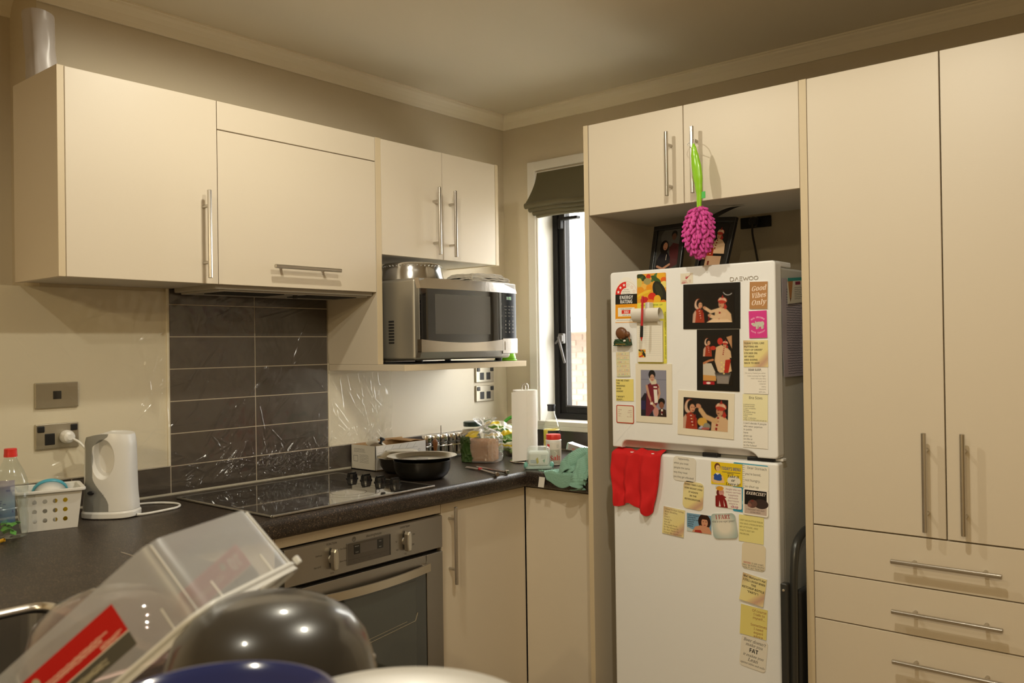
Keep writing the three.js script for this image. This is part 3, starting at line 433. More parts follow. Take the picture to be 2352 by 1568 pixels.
  part(g, 'rim', new THREE.TorusGeometry(0.0365, 0.0028, 10, 48).rotateX(Math.PI / 2).scale(1, 1, 1.25).translate(-0.398, 1.2985, 0.335), gk);
}
// ---------- fridge ----------
const FX = -0.63;                               // front of the fridge doors
{
  const z0 = 0.981, z1 = 1.536, t = thing('fridge', 'white two-door fridge freezer covered in magnets and photographs', 'fridge', [-0.33, 0, 1.26]);
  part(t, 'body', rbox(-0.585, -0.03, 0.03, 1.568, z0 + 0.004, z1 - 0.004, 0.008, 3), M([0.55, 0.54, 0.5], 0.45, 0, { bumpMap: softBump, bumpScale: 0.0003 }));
  part(t, 'door_seal', [box(-0.59, -0.58, 1.03, 1.57, z0 + 0.012, z1 - 0.012), box(-0.59, -0.58, 0.06, 1.0, z0 + 0.012, z1 - 0.012)], M([0.2, 0.2, 0.19], 0.7));
  // upper door with a scooped grip along its lower edge
  const w = z1 - z0, s = new THREE.Shape(), R = 0.012;
  const zz = (z) => z - z0;
  s.moveTo(R, 1.5845); s.lineTo(w - R, 1.5845); s.quadraticCurveTo(w, 1.5845, w, 1.5845 - R); s.lineTo(w, 1.022 + R); s.quadraticCurveTo(w, 1.022, w - R, 1.022); s.lineTo(zz(1.475), 1.022); s.quadraticCurveTo(zz(1.462), 1.0415, zz(1.43), 1.0425); s.lineTo(zz(1.04), 1.046); s.quadraticCurveTo(zz(1.018), 1.046, zz(1.016), 1.0225); s.lineTo(R / 2, 1.0225); s.quadraticCurveTo(0, 1.0225, 0, 1.0225 + R / 2); s.lineTo(0, 1.5845 - R); s.quadraticCurveTo(0, 1.5845, R, 1.5845);
  const eg = new THREE.ExtrudeGeometry(s, { depth: 0.034, bevelEnabled: true, bevelSize: 0.005, bevelThickness: 0.005, bevelOffset: -0.005, bevelSegments: 8, curveSegments: 12 });
  const toX = (g) => g.rotateY(-Math.PI / 2).translate(FX + 0.039, 0, z0);      // outline x -> z, depth towards -x
  const up = part(t, 'door', uvb(toX(eg)), mat.fridge);
  part(up, 'grip', sheet((u, v) => [FX + 0.003 + 0.026 * Math.sin(v * 1.57), 1.0455 - 0.0235 * v, 1.012 + 0.47 * u], 4, 8), M([0.66, 0.6, 0.55], 0.4));
  part(up, 'logo', (() => { // raised chrome letters DAEWOO
    const H = 0.0105, L = [], b = (x0, y0, x1, y1, r = 0.0008) => { const a = V(x0, y0, 0), c = V(x1, y1, 0); L.push(rbox(0, a.distanceTo(c), -r, r, 0, 0.0016, 0.0004, 1).rotateZ(Math.atan2(y1 - y0, x1 - x0)).translate(x0, y0, 0)); }, arc = (cx, rx, a0, a1) => { for (let i = 0; i < 10; i++) { const p = a0 + (a1 - a0) * i / 10, q = a0 + (a1 - a0) * (i + 1) / 10; b(cx + rx * Math.cos(p), H / 2 + H / 2 * Math.sin(p), cx + rx * Math.cos(q), H / 2 + H / 2 * Math.sin(q)); } };
    b(0, 0, 0, H); b(0, H, 0.006, H); b(0, 0, 0.006, 0); arc(0.006, 0.0055, -1.57, 1.57);
    b(0.015, 0, 0.0205, H); b(0.0205, H, 0.026, 0);
    b(0.0285, 0, 0.038, 0); b(0.0285, H / 2, 0.037, H / 2); b(0.0285, H, 0.038, H);
    b(0.0405, H, 0.0445, 0); b(0.0445, 0, 0.0485, H * 0.8); b(0.0485, H * 0.8, 0.0525, 0); b(0.0525, 0, 0.0565, H);
    arc(0.0645, 0.006, 0, 6.2832); arc(0.0795, 0.006, 0, 6.2832);
    return merge(L).rotateY(-Math.PI / 2).translate(FX - 0.0002, 1.5325, 1.4); })(), mat.chrome);
  part(t, 'door', rbox(FX, FX + 0.04, 0.06, 1.0105, z0, z1, 0.008, 4), mat.fridge);
  part(t, 'hinge', [rbox(-0.6, -0.5, 1.5685, 1.585, z1 - 0.06, z1 - 0.006, 0.004), rbox(-0.6, -0.575, 1.012, 1.02, z1 - 0.045, z1 + 0.002, 0.002)], [mat.fridge][0]);
  part(t, 'hinge', [rbox(-0.615, -0.585, 1.0105, 1.021, z1 - 0.1, z1 - 0.02, 0.002), rbox(-0.612, -0.585, 1.0105, 1.024, 1.29, 1.34, 0.003)], mat.blackPlastic, 'black hinge bracket');
  part(t, 'foot', [new THREE.CylinderGeometry(0.02, 0.02, 0.03, 16).translate(-0.5, 0.015, z0 + 0.06), new THREE.CylinderGeometry(0.02, 0.02, 0.03, 16).translate(-0.5, 0.015, z1 - 0.06)], mat.blackPlastic);
  numberParts(t);
}
// ---------- things stuck on the fridge ----------
// a flat magnet: a thin plate with the print on its front; z, y of its centre, size, turn in degrees (counter-clockwise)
let layer = 0;
function magnet(name, label, category, group, z, y, w, h, turn, px, draw, opt = {}) {
  const t = new THREE.Group(); t.name = numbered(name); scene.add(t); org.set(t, [0, 0, 0]); tag(t, label, category, group);
  const th = opt.th ?? 0.0016, off = opt.off ?? 0;
  t.position.set(FX - off, y, z); t.rotation.order = 'YXZ'; t.rotation.set(0, -Math.PI / 2, turn * Math.PI / 180);
  const s = roundRect(w, h, opt.r ?? 0.0008), bow = opt.bow ?? 0;
  const bend = (g) => { if (bow) { const p = g.attributes.position; for (let i = 0; i < p.count; i++) p.setZ(i, p.getZ(i) + bow * (2 * p.getY(i) / h) ** 2 * (p.getY(i) < 0 ? 1 : 0.15)); g.computeVertexNormals(); } return g; };
  const plate = opt.shape ? prism(opt.shape, th, 0) : new THREE.ExtrudeGeometry(s, { depth: th, bevelEnabled: false, curveSegments: 8 });
  const c = opt.color ?? [0.75, 0.72, 0.66];
  part(t, opt.back ?? 'backing', bow ? slab((u, v) => [(u - 0.5) * w, (v - 0.5) * h, th * 0.9 + bow * (2 * v - 1) ** 2 * (v < 0.5 ? 1 : 0.15)], 6, 14, [0, 0, -th * 0.9]) : plate, M(c, 0.6));
  const pm = M([1, 1, 1], opt.rough ?? 0.35); pm.map = canvasTex(px, Math.round(px * h / w), draw);
  let g;
  if (opt.shape) { g = new THREE.ShapeGeometry(new THREE.Shape(opt.shape.map((p) => new THREE.Vector2(...p)))); const p = g.attributes.position, uv = g.attributes.uv; for (let i = 0; i < p.count; i++) uv.setXY(i, p.getX(i) / w + 0.5, p.getY(i) / h + 0.5); }
  else if (bow) g = sheet((u, v) => [(u - 0.5) * w, (v - 0.5) * h, bow * (2 * v - 1) ** 2 * (v < 0.5 ? 1 : 0.15)], 6, 14, true);
  else { g = new THREE.ShapeGeometry(s, 8); const p = g.attributes.position, uv = g.attributes.uv; for (let i = 0; i < p.count; i++) uv.setXY(i, p.getX(i) / w + 0.5, p.getY(i) / h + 0.5); }
  part(t, opt.print ?? 'print', g.translate(0, 0, th + 0.0003), pm);
  return t;
}
const fill = (x, c, a = 0, b = 0, w = 4000, h = 4000) => { x.fillStyle = c; x.fillRect(a, b, w, h); };
const blob = (x, c, px, py, rx, ry, a = 0) => { x.fillStyle = c; x.beginPath(); x.ellipse(px, py, rx, ry, a, 0, 7); x.fill(); };
const poly = (x, c, p) => { x.fillStyle = c; x.beginPath(); p.forEach(([a, b], i) => i ? x.lineTo(a, b) : x.moveTo(a, b)); x.closePath(); x.fill(); };
const lines = (x, list, px, py, step, size, color, font = 'sans-serif', align = 'left', bold = '', maxw) => list.forEach((s, i) => txt(x, s, px, py + i * step, size, color, font, align, bold, maxw));
const grad = (x, w, h) => { const g = x.createLinearGradient(0, 0, w, h); g.addColorStop(0, '#d3b48d'); g.addColorStop(0.3, '#f3e7ab'); g.addColorStop(0.65, '#efdf9a'); g.addColorStop(0.82, '#cda489'); g.addColorStop(1, '#efe0a0'); x.fillStyle = g; x.fillRect(0, 0, w, h); };
const strokes = (x, px, py, n, step, w, c, lw = 2) => { x.strokeStyle = c; x.lineWidth = lw; for (let i = 0; i < n; i++) { x.beginPath(); let a = px; x.moveTo(a, py + i * step); while (a < px + w * (0.65 + 0.35 * rnd())) { a += 3 + rnd() * 5; x.lineTo(a, py + i * step + (rnd() - 0.5) * 3.5); } x.stroke(); } };
const G = 'magnets on the fridge';

magnet('energy_label', 'energy rating sticker with red star arch, black band and orange panel, top left of fridge', 'sticker', null, 1.042, 1.494, 0.083, 0.146, -0.5, 230, (x, w, h) => {
  fill(x, '#faf7ee'); const cy = 152; x.fillStyle = '#e5251c'; x.beginPath(); x.arc(w / 2, cy, w / 2 - 4, Math.PI, 1.5 * Math.PI); x.lineTo(w / 2, cy - 56); x.arc(w / 2, cy, 56, 1.5 * Math.PI, Math.PI, true); x.closePath(); x.fill();
  x.strokeStyle = '#d9b8a8'; x.lineWidth = 2; x.beginPath(); x.arc(w / 2, cy, w / 2 - 4, 1.5 * Math.PI, 2 * Math.PI); x.stroke();
  const star = (a, r, f) => { const sx = w / 2 + 84 * Math.cos(a), sy = cy + 84 * Math.sin(a); x.beginPath(); for (let i = 0; i < 10; i++) { const q = -1.57 + i * 0.6283, k = i % 2 ? r * 0.42 : r; x.lineTo(sx + k * Math.cos(q), sy + k * Math.sin(q)); } x.closePath(); if (f) { x.fillStyle = '#fff'; x.fill(); } else { x.strokeStyle = '#e0a79a'; x.lineWidth = 1.5; x.stroke(); } };
  [3.4, 3.93, 4.45].forEach((a) => star(a, 17, 1)); [4.97, 5.5, 6.03].forEach((a) => star(a, 16, 0));
  lines(x, ['The more', 'stars the more', 'energy efficient'], w / 2, 112, 17, 12, '#555', 'sans-serif', 'center');
  fill(x, '#141210', 0, cy, w, 88); txt(x, 'ENERGY', w / 2, cy + 28, 42, '#fff', 'sans-serif', 'center', 'bold', 140); txt(x, 'RATING', w / 2, cy + 66, 42, '#fff', 'sans-serif', 'center', 'bold', 130);
  fill(x, '#f7a51b', 0, cy + 88, w, 132); fill(x, '#f6f1e2', 28, cy + 118, w - 58, 78); fill(x, '#e23a2c', 66, cy + 140, w - 130, 33); txt(x, 'Energy consumption', w / 2, cy + 129, 13, '#444', 'sans-serif', 'center'); txt(x, '332', w / 2, cy + 157, 30, '#fff', 'sans-serif', 'center', 'bold'); txt(x, 'kWh per year', w / 2, cy + 185, 13, '#444', 'sans-serif', 'center');
  strokes(x, 40, cy + 102, 1, 1, 150, '#a86c0c', 1.5); strokes(x, 30, cy + 206, 2, 8, 170, '#a86c0c', 1.5); fill(x, '#faf7ee', 6, cy + 216, w - 12, 28); strokes(x, 12, cy + 230, 1, 1, 200, '#777', 2); fill(x, '#f7a51b', 0, cy + 246, w, 5); fill(x, '#faf7ee', 0, cy + 252, w, 60);
}, { th: 0.0004, shape: Array.from({ length: 19 }, (_, i) => { const a = Math.PI * i / 18; return [0.0405 * Math.cos(a), 0.018 + 0.055 * Math.sin(a)]; }).concat([[-0.0415, -0.073], [0.0415, -0.073]]) });

const fruit = (x, w, h, k = 1) => { // printed fruit heap
  fill(x, '#e9a63a', 0, 0, w, h); const b = (c, a, q, r, s, t = 0) => blob(x, c, a * w, q * h, r * w, s * w, t);
  b('#2f3d1c', 0.16, 0.12, 0.17, 0.1, 0.4); b('#46602a', 0.1, 0.2, 0.16, 0.05, -0.7); b('#d8c25a', 0.08, 0.3, 0.1, 0.14); b('#cf2f1c', 0.4, 0.1, 0.08, 0.07); b('#51733a', 0.6, 0.15, 0.16, 0.06, -0.9); b('#3d5a2a', 0.66, 0.22, 0.2, 0.07, 0.6); b('#f2b62e', 0.82, 0.1, 0.14, 0.1); b('#e8641e', 0.92, 0.24, 0.1, 0.08); b('#a39a62', 0.36, 0.27, 0.13, 0.1); b('#f0dd7a', 0.93, 0.4, 0.12, 0.1);
  b('#f0bd55', 0.24, 0.44, 0.1, 0.09); b('#ee9a1d', 0.42, 0.48, 0.1, 0.09); b('#ef9d22', 0.12, 0.56, 0.12, 0.1); b('#22241a', 0.78, 0.66, 0.2, 0.36, -0.45); b('#34361f', 0.76, 0.6, 0.1, 0.24, -0.45);
  b('#f1c93a', 0.22, 0.68, 0.28, 0.05, -0.35); b('#e9b528', 0.24, 0.76, 0.3, 0.05, -0.3); b('#d8321f', 0.52, 0.8, 0.14, 0.12); b('#c8202a', 0.26, 0.92, 0.14, 0.11); b('#eab52d', 0.7, 0.9, 0.12, 0.13); b('#e78a20', 0.46, 0.96, 0.12, 0.06); b('#e8862a', 0.9, 0.99, 0.1, 0.06);
};
{
  const t = magnet('shopping_list', 'tall magnetic shopping list pad with a fruit picture and yellow border', 'notepad', null, 1.135, 1.432, 0.104, 0.281, -0.3, 300, (x, w, h) => {
    fill(x, '#e6dd55'); x.save(); x.beginPath(); x.rect(0, 0, w, 262); x.clip(); fruit(x, w, 262); x.restore();
    txt(x, 'MAGNETIC  SHOPPING  LIST', w / 2, 286, 17, '#6d8a2c', 'sans-serif', 'center', 'bold'); x.save(); x.translate(w - 12, 560); x.rotate(Math.PI / 2); txt(x, 'MAGNETIC SHOPPING LIST   MAGNETIC SHOPPING LIST', 0, 0, 16, '#6b7a22', 'sans-serif', 'center', 'bold'); x.restore();
  }, { th: 0.0014, r: 0.004 });
  const pm = M([1, 1, 1], 0.7); pm.map = canvasTex(260, 370, (x, w, h) => { fill(x, '#f2ede0'); x.fillStyle = '#c9c6bb'; for (let i = 0; i < 16; i++) x.fillRect(i > 9 ? 90 : 10, 24 + i * 19, w - (i > 9 ? 100 : 20), 1.5); strokes(x, 20, 20, 3, 19, 90, '#8f8a80', 1.5); x.save(); x.translate(14, 256); x.beginPath(); x.rect(0, 0, 74, 72); x.clip(); fruit(x, 74, 72); x.restore(); });
  part(t, 'pad', rbox(-0.05, 0.041, -0.136, -0.008, 0.0016, 0.0086, 0.0006), M([0.78, 0.74, 0.66], 0.7));
  part(t, 'sheet_print', face(0.0905, 0.1275).translate(-0.0045, -0.072, 0.0089), pm);
  part(t, 'rolled_sheet', slab((u, v) => { const a = 0.4 + v * 4.9; return [-0.055 + 0.098 * u, 0.01 - 0.022 * Math.cos(a), 0.02 + 0.018 * Math.sin(a - 0.4)]; }, 2, 26, [0, 0, -0.0004]), M([0.82, 0.79, 0.72], 0.7));
  part(t, 'pen_clip', rbox(-0.008, 0.008, 0.03, 0.05, 0.002, 0.03, 0.004), mat.whitePlastic);
}
{
  const t = thing('pen', 'red ballpoint pen with black grip clipped over the shopping list', 'pen', [FX - 0.035, 1.361, 1.121]);
  const ax = (g) => g.rotateX(0.05).translate(FX - 0.046, 1.361, 1.1235);
  part(t, 'barrel', ax(toCreasedNormals(lathe([[0, 0.14], [0.0022, 0.14], [0.0036, 0.137], [0.0039, 0.05], [0.0039, 0.045], [0, 0.045]], 20), 0.6)), M([0.55, 0.02, 0.03], 0.2));
  part(t, 'grip', ax(lathe([[0.0043, 0.048], [0.0047, 0.04], [0.0047, 0.016], [0.0042, 0.013], [0, 0.013], [0, 0.048]], 20)), mat.blackPlastic);
  part(t, 'tip', ax(lathe([[0.004, 0.0135], [0.0007, 0.001], [0, 0], [0, 0.0135]], 16)), mat.redCap);
}
{ // kiwi magnet
  const t = thing('kiwi_magnet', 'small brown kiwi bird figure magnet on a green grassy base', 'magnet', [FX, 1.348, 1.035], G);
  const brown = M([0.17, 0.065, 0.022], 0.35, 0, { bumpMap: towelBump, bumpScale: 0.001 }), leg = M([0.42, 0.16, 0.05], 0.4);
  const px = FX - 0.011, zc = 1.032;
  const body = new THREE.SphereGeometry(0.0215, 28, 20).scale(0.5, 0.92, 1).rotateX(0.5).translate(px, 1.3875, zc - 0.003), head = new THREE.SphereGeometry(0.0095, 20, 14).scale(0.7, 1, 1).translate(px, 1.384, zc + 0.019);
  part(t, 'body', [uvb(body), uvb(head)], brown);
  part(t, 'beak', tube([[px, 1.383, zc + 0.02], [px, 1.373, zc + 0.025], [px, 1.361, zc + 0.0285]], 0.0018, 10, 8), leg);
  part(t, 'leg', [tube([[px - 0.003, 1.374, zc - 0.008], [px - 0.004, 1.368, zc - 0.001], [px - 0.004, 1.3635, zc + 0.002]], 0.0022, 8, 8), tube([[px + 0.002, 1.372, zc + 0.001], [px, 1.369, zc + 0.008]], 0.002, 8, 8)], leg);
  part(t, 'base', slab((u, v) => [FX - 0.02 + 0.004 * n3(u * 4, v * 4, 1), 1.349 + 0.02 * v + 0.002 * n3(u * 5, 2, v), zc - 0.024 + 0.05 * u - 0.004 * (1 - v) * (2 * u - 1) * -1], 16, 8, [0.02, 0, 0]), M([0.035, 0.085, 0.03], 0.6, 0, { bumpMap: towelBump, bumpScale: 0.002 }));
  part(t, 'egg', new THREE.SphereGeometry(0.0034, 14, 10).scale(0.8, 1, 1.5).translate(FX - 0.021, 1.3635, zc + 0.014), mat.whiteMatt);
  const lm = M([1, 1, 1], 0.6); lm.map = canvasTex(256, 48, (x) => txt(x, 'NEW ZEALAND', 128, 24, 34, '#b08a3a', 'sans-serif', 'center', 'bold')); lm.transparent = true;
  part(t, 'lettering', face(0.04, 0.0075).rotateY(-Math.PI / 2).translate(FX - 0.0255, 1.353, zc + 0.001), lm);
}
magnet('word_magnet', 'small beige magnet of six rows of pale coloured letters', 'magnet', G, 1.028, 1.289, 0.05, 0.079, 1.5, 120, (x, w, h) => { fill(x, '#e9dfb8'); ['LAUGH A', 'LOT LOVE', 'HOME IS', 'A DREAM', 'LIVE SING', 'TO DANCE'].forEach((s, i) => { [...s].forEach((c, k) => txt(x, c, 12 + k * 12, 16 + i * 31, 13, ['#e39a86', '#9bbf8e', '#dba34a', '#b06a8a', '#8fa9b8'][(i * 3 + k) % 5], 'sans-serif', 'center', 'bold')); fill(x, ['#d8a9a0', '#a3c39a', '#cfc07a', '#e2cfae'][i % 4], 4, 28 + i * 31, w - 8, 3); }); }, { th: 0.003 });
magnet('quote_magnet', 'yellow square magnet asking to start the weekend over again', 'magnet', G, 1.032, 1.207, 0.066, 0.07, 0, 180, (x, w, h) => { fill(x, '#f3e386'); lines(x, ['CAN WE START', 'THE', 'WEEKEND', 'OVER', 'AGAIN?', '', 'I WASN\'T', 'READY...'], 5, 14, 23.5, 19, '#2a241a', 'sans-serif', 'left', 'bold'); }, { rough: 0.3 });
magnet('quote_magnet', 'white square magnet with a rounded red border at the left edge of the freezer door', 'magnet', G, 1.032, 1.1295, 0.066, 0.058, -0.5, 180, (x, w, h) => { fill(x, '#c0472f'); x.fillStyle = '#f3ebd6'; x.beginPath(); x.roundRect(8, 8, w - 16, h - 16, 8); x.fill(); lines(x, ['INSIDE', 'OF', 'EVERY', 'TALL...'], 20, 42, 18, 12, '#b08878'); lines(x, ['...AND A', 'SHORTY', 'IS A', 'YELL OUT'], w - 20, 46, 18, 12, '#b08878', 'sans-serif', 'right'); }, { r: 0.005 });
// photographs of people (flat print)
const bride = (x, px, py, s, flip = 1) => { x.save(); x.translate(px, py); x.scale(s * flip, s); poly(x, '#a63a22', [[-40, 110], [-34, 40], [-14, 20], [12, 22], [30, 44], [36, 110]]); poly(x, '#c9a48e', [[-46, 110], [-42, 50], [-26, 26], [-20, 40], [-28, 110]]); blob(x, '#b3492f', -6, -10, 25, 32); blob(x, '#d7b49b', -12, -8, 20, 30, 0.2); blob(x, '#171010', 2, -12, 20, 26); blob(x, '#d39b78', 7, -1, 14, 19); x.fillStyle = '#2a1610'; x.fillRect(2, -6, 5, 2.5); x.fillRect(13, -6, 5, 2.5); x.fillStyle = '#8e2a22'; x.fillRect(6, 8, 9, 3); poly(x, '#8f1b1b', [[-6, 22], [2, 22], [10, 80], [2, 80]]); poly(x, '#8f1b1b', [[20, 24], [26, 28], [18, 84], [11, 80]]); for (let i = 0; i < 4; i++) { fill(x, i % 2 ? '#efe3a0' : '#f7f3ea', -4 + i * 3, 30 + i * 14, 9, 5); } x.restore(); };
const groom = (x, px, py, s, flip = 1) => { x.save(); x.translate(px, py); x.scale(s * flip, s); poly(x, '#d9b48d', [[-46, 110], [-42, 44], [-12, 20], [22, 22], [52, 52], [60, 110]]); blob(x, '#c78f6c', -4, 0, 17, 22); blob(x, '#b7372a', 2, -20, 27, 17); for (let i = 0; i < 4; i++) { x.strokeStyle = '#e6cfae'; x.lineWidth = 3; x.beginPath(); x.ellipse(2, -14 - i * 4, 25 - i * 2, 9, 0.15, 3.3, 6.1); x.stroke(); } poly(x, '#a52a22', [[-6, -32], [4, -52], [10, -34]]); poly(x, '#b8322a', [[18, -6], [30, 16], [20, 28], [8, 20]]); x.fillStyle = '#2a1610'; x.fillRect(-14, -5, 5, 2.5); x.fillRect(-14, 8, 8, 2.5); poly(x, '#8f1b1b', [[-14, 24], [-6, 26], [-16, 86], [-24, 82]]); for (let i = 0; i < 3; i++) fill(x, '#e9e0b0', -16 - i * 3, 34 + i * 16, 9, 6); x.restore(); };
const arm = (x, c, p, lw) => { x.strokeStyle = c; x.lineWidth = lw; x.lineCap = 'round'; x.lineJoin = 'round'; x.beginPath(); p.forEach(([a, b], i) => i ? x.lineTo(a, b) : x.moveTo(a, b)); x.stroke(); };
const photo = (label, z, y, w, h, turn, iw, ih, dark, draw, off = 0) => {
  const t = magnet('photograph', label, 'photograph', null, z, y, w, h, turn, 16, (x) => fill(x, dark ? '#12100e' : '#f0e7d2'), { th: 0.0022, back: 'mount', print: 'mount_face', off, color: dark ? [0.008, 0.007, 0.006] : [0.8, 0.74, 0.62] });
  const pm = M([1, 1, 1], 0.25); pm.map = canvasTex(380, Math.round(380 * ih / iw), (x, w, h) => { const c = document.createElement('canvas'); c.width = w; c.height = h; draw(c.getContext('2d'), w, h); x.drawImage(c, 0, 0); x.filter = 'blur(3px)'; x.globalAlpha = 0.8; x.drawImage(c, 0, 0); }); part(t, 'picture', face(iw, ih).translate(0, 0, 0.003), pm); return t;
};
photo('wedding photograph in a black landscape mount, bride and groom feeding each other, top of fridge', 1.338, 1.462, 0.184, 0.135, -0.9, 0.148, 0.097, true, (x, w, h) => {
  fill(x, '#151110'); bride(x, 92, 118, 1.28); groom(x, 282, 112, 1.42); arm(x, '#dcb993', [[262, 150], [190, 168], [140, 138]], 26); arm(x, '#dcb993', [[300, 190], [230, 214], [180, 196]], 30); blob(x, '#c78f6c', 134, 134, 13, 11); blob(x, '#c78f6c', 176, 194, 13, 11); fill(x, '#7a1616', 168, 205, 10, 40); poly(x, '#e9c9a4', [[150, 249], [200, 222], [330, 226], [366, 249]]); x.strokeStyle = '#fff'; x.lineWidth = 5; x.beginPath(); x.arc(330, 0, 44, 0.8, 2.6); x.stroke(); });
photo('wedding photograph in a black upright mount, couple bending over a ritual fire', 1.357, 1.302, 0.136, 0.181, -0.8, 0.095, 0.146, true, (x, w, h) => {
  fill(x, '#16110f'); poly(x, '#d8b58c', [[150, 300], [170, 140], [240, 110], [330, 180], [370, 420], [250, 470], [190, 420]]); bride(x, 66, 92, 1.45); blob(x, '#c2332a', 222, 70, 36, 42); groom(x, 286, 116, 1.35); poly(x, '#b42a1c', [[290, 290], [360, 280], [320, 460], [270, 450]]); blob(x, '#c33526', 132, 150, 36, 26); poly(x, '#cfc4b4', [[0, 330], [110, 330], [160, 430], [170, 540], [0, 540]]); poly(x, '#d39b55', [[0, 470], [170, 480], [170, 540], [0, 540]]); arm(x, '#c07a52', [[10, 330], [80, 300], [130, 290]], 26); arm(x, '#dcb993', [[200, 190], [190, 300], [215, 400]], 46); poly(x, '#6d6a66', [[150, 440], [360, 440], [330, 560], [190, 560]]); fill(x, '#8f8680', 180, 480, 150, 90); fill(x, '#b01828', 0, 546, 150, 40); blob(x, '#efe4dd', 70, 566, 30, 14); fill(x, '#4a4540', 160, 440, 190, 24); for (let i = 0; i < 6; i++) blob(x, '#ead88a', 240 + (i % 2) * 30, 320 + i * 26, 12, 9); poly(x, '#b98a62', [[300, 20], [372, 0], [374, 160]]); });
photo('photograph in a white upright mount, woman in a garland standing beside a seated boy', 1.138, 1.199, 0.129, 0.184, -0.6, 0.091, 0.144, false, (x, w, h) => {
  fill(x, '#8f8fa2'); fill(x, '#6d6d80', 0, 120, w, 6); poly(x, '#23202c', [[0, 380], [60, 300], [130, 330], [190, 600], [0, 600]]); fill(x, '#312a55', 0, 400, 70, 120); poly(x, '#6d2430', [[90, 200], [180, 150], [270, 190], [260, 420], [120, 600], [70, 600]]); arm(x, '#c79a80', [[90, 210], [120, 330], [170, 430], [210, 470]], 34); arm(x, '#c79a80', [[260, 200], [280, 300], [250, 390]], 30); poly(x, '#d9cfb8', [[120, 110], [160, 190], [240, 180], [230, 120]]); poly(x, '#7c1c2c', [[130, 190], [170, 200], [200, 380], [160, 420]]); poly(x, '#7c1c2c', [[240, 170], [270, 220], [230, 260], [190, 230]]); fill(x, '#efe9df', 190, 210, 54, 20); poly(x, '#eeeae2', [[190, 250], [245, 250], [255, 420], [205, 430]]); blob(x, '#15121a', 168, 60, 50, 62); blob(x, '#c99a82', 172, 100, 34, 46); x.fillStyle = '#2a1814'; x.fillRect(152, 90, 12, 5); x.fillRect(182, 90, 12, 5); x.fillStyle = '#a03a3a'; x.fillRect(162, 124, 22, 6); blob(x, '#14100f', 308, 408, 50, 48); blob(x, '#8a5a45', 308, 450, 36, 44); poly(x, '#35251f', [[250, 600], [260, 520], [310, 490], [370, 510], [380, 600]]); poly(x, '#eee6da', [[300, 500], [330, 500], [320, 580], [300, 570]]); fill(x, '#6d1420', 302, 530, 24, 30); blob(x, '#c98f86', 226, 540, 40, 60); fill(x, '#efe9df', 140, 420, 40, 30); });
photo('wedding photograph in a white landscape mount, groom touching the bride on her forehead', 1.314, 1.1405, 0.184, 0.134, -2, 0.146, 0.094, false, (x, w, h) => {
  fill(x, '#1d1a1b'); bride(x, 66, 84, 1.75); groom(x, 318, 92, 1.75); arm(x, '#d3ab7c', [[280, 170], [190, 140], [150, 92]], 40); blob(x, '#c98f6e', 132, 62, 24, 18, 0.4); arm(x, '#c98f6e', [[128, 66], [104, 78]], 9); blob(x, '#d9a94a', 166, 184, 42, 34); blob(x, '#8d8d80', 206, 214, 30, 26); poly(x, '#b9bad6', [[128, 240], [160, 210], [200, 240]]); arm(x, '#b06058', [[170, 236], [220, 232]], 18); });
magnet('quote_magnet', 'tan upright magnet lettered Good Vibes Only in white script', 'magnet', G, 1.487, 1.487, 0.054, 0.078, -1.8, 150, (x, w, h) => { fill(x, '#b98858'); x.save(); x.transform(1, -0.1, 0, 1, 0, 8); ['Good', 'Vibes', 'Only'].forEach((s, i) => txt(x, s, w / 2, 52 + i * 56, 54, '#f7e3d3', 'serif', 'center', 'italic bold', w - 26)); x.restore(); }, { th: 0.003 });
magnet('quote_magnet', 'bright pink upright magnet with a grey rhinoceros, Real Unicorns Have Curves', 'magnet', G, 1.484, 1.404, 0.054, 0.078, 0.6, 150, (x, w, h) => { fill(x, '#df3f92'); const arcT = (s, cy, r, up) => [...s].forEach((c, i) => { const a = (i - (s.length - 1) / 2) * (up ? 0.105 : -0.125); x.save(); x.translate(w / 2 + r * Math.sin(a) * (up ? 1 : -1), cy - (up ? 1 : -1) * r * Math.cos(a) + (up ? r : -r)); x.rotate(up ? a : -a); txt(x, c, 0, 0, 17, '#f6c3dc', 'sans-serif', 'center', 'bold'); x.restore(); }); arcT('REAL UNICORNS', 52, 90, true); arcT('HAVE CURVES', 176, 90, false);
  const g = '#cfcdbb'; blob(x, g, 86, 108, 38, 21); blob(x, g, 112, 104, 16, 19); blob(x, g, 42, 110, 22, 13, 0.5); poly(x, '#f2efe2', [[22, 110], [18, 98], [32, 104]]); fill(x, g, 58, 118, 13, 28); fill(x, g, 102, 118, 13, 28); fill(x, '#b5b3a2', 74, 118, 10, 24); fill(x, '#b5b3a2', 116, 116, 9, 26); blob(x, g, 56, 90, 5, 8); fill(x, '#555', 36, 106, 3, 3); }, { th: 0.003 });
magnet('quote_magnet', 'yellow brown square magnet about an out of order sticker, under the pink one', 'magnet', G, 1.475, 1.3205, 0.074, 0.077, 0, 200, (x, w, h) => { grad(x, w, h); lines(x, ['TODAY I FEEL LIKE', 'PUTTING AN', '"OUT OF ORDER"', 'STICKER ON', 'MY HEAD', 'AND GOING', 'BACK TO BED!'], 6, 24, 25.5, 19, '#3a2d1c', 'sans-serif', 'left', 'bold', 170); });
magnet('quote_magnet', 'white square magnet headed Dear Sleep with grey right-aligned text', 'magnet', G, 1.474, 1.243, 0.074, 0.075, 0, 200, (x, w, h) => { fill(x, '#f7f2e8'); txt(x, 'DEAR SLEEP,', 96, 18, 24, '#3a352d', 'sans-serif', 'center', 'bold', 110); lines(x, ['I\'m sorry I hated you when', 'I was a young Hot Flight', 'now I love you very', 'much and', 'I cherish', 'every', 'moment', 'with you.'], w - 18, 44, 20.5, 14, '#8d8578', 'sans-serif', 'right'); }, { bow: 0.001 });
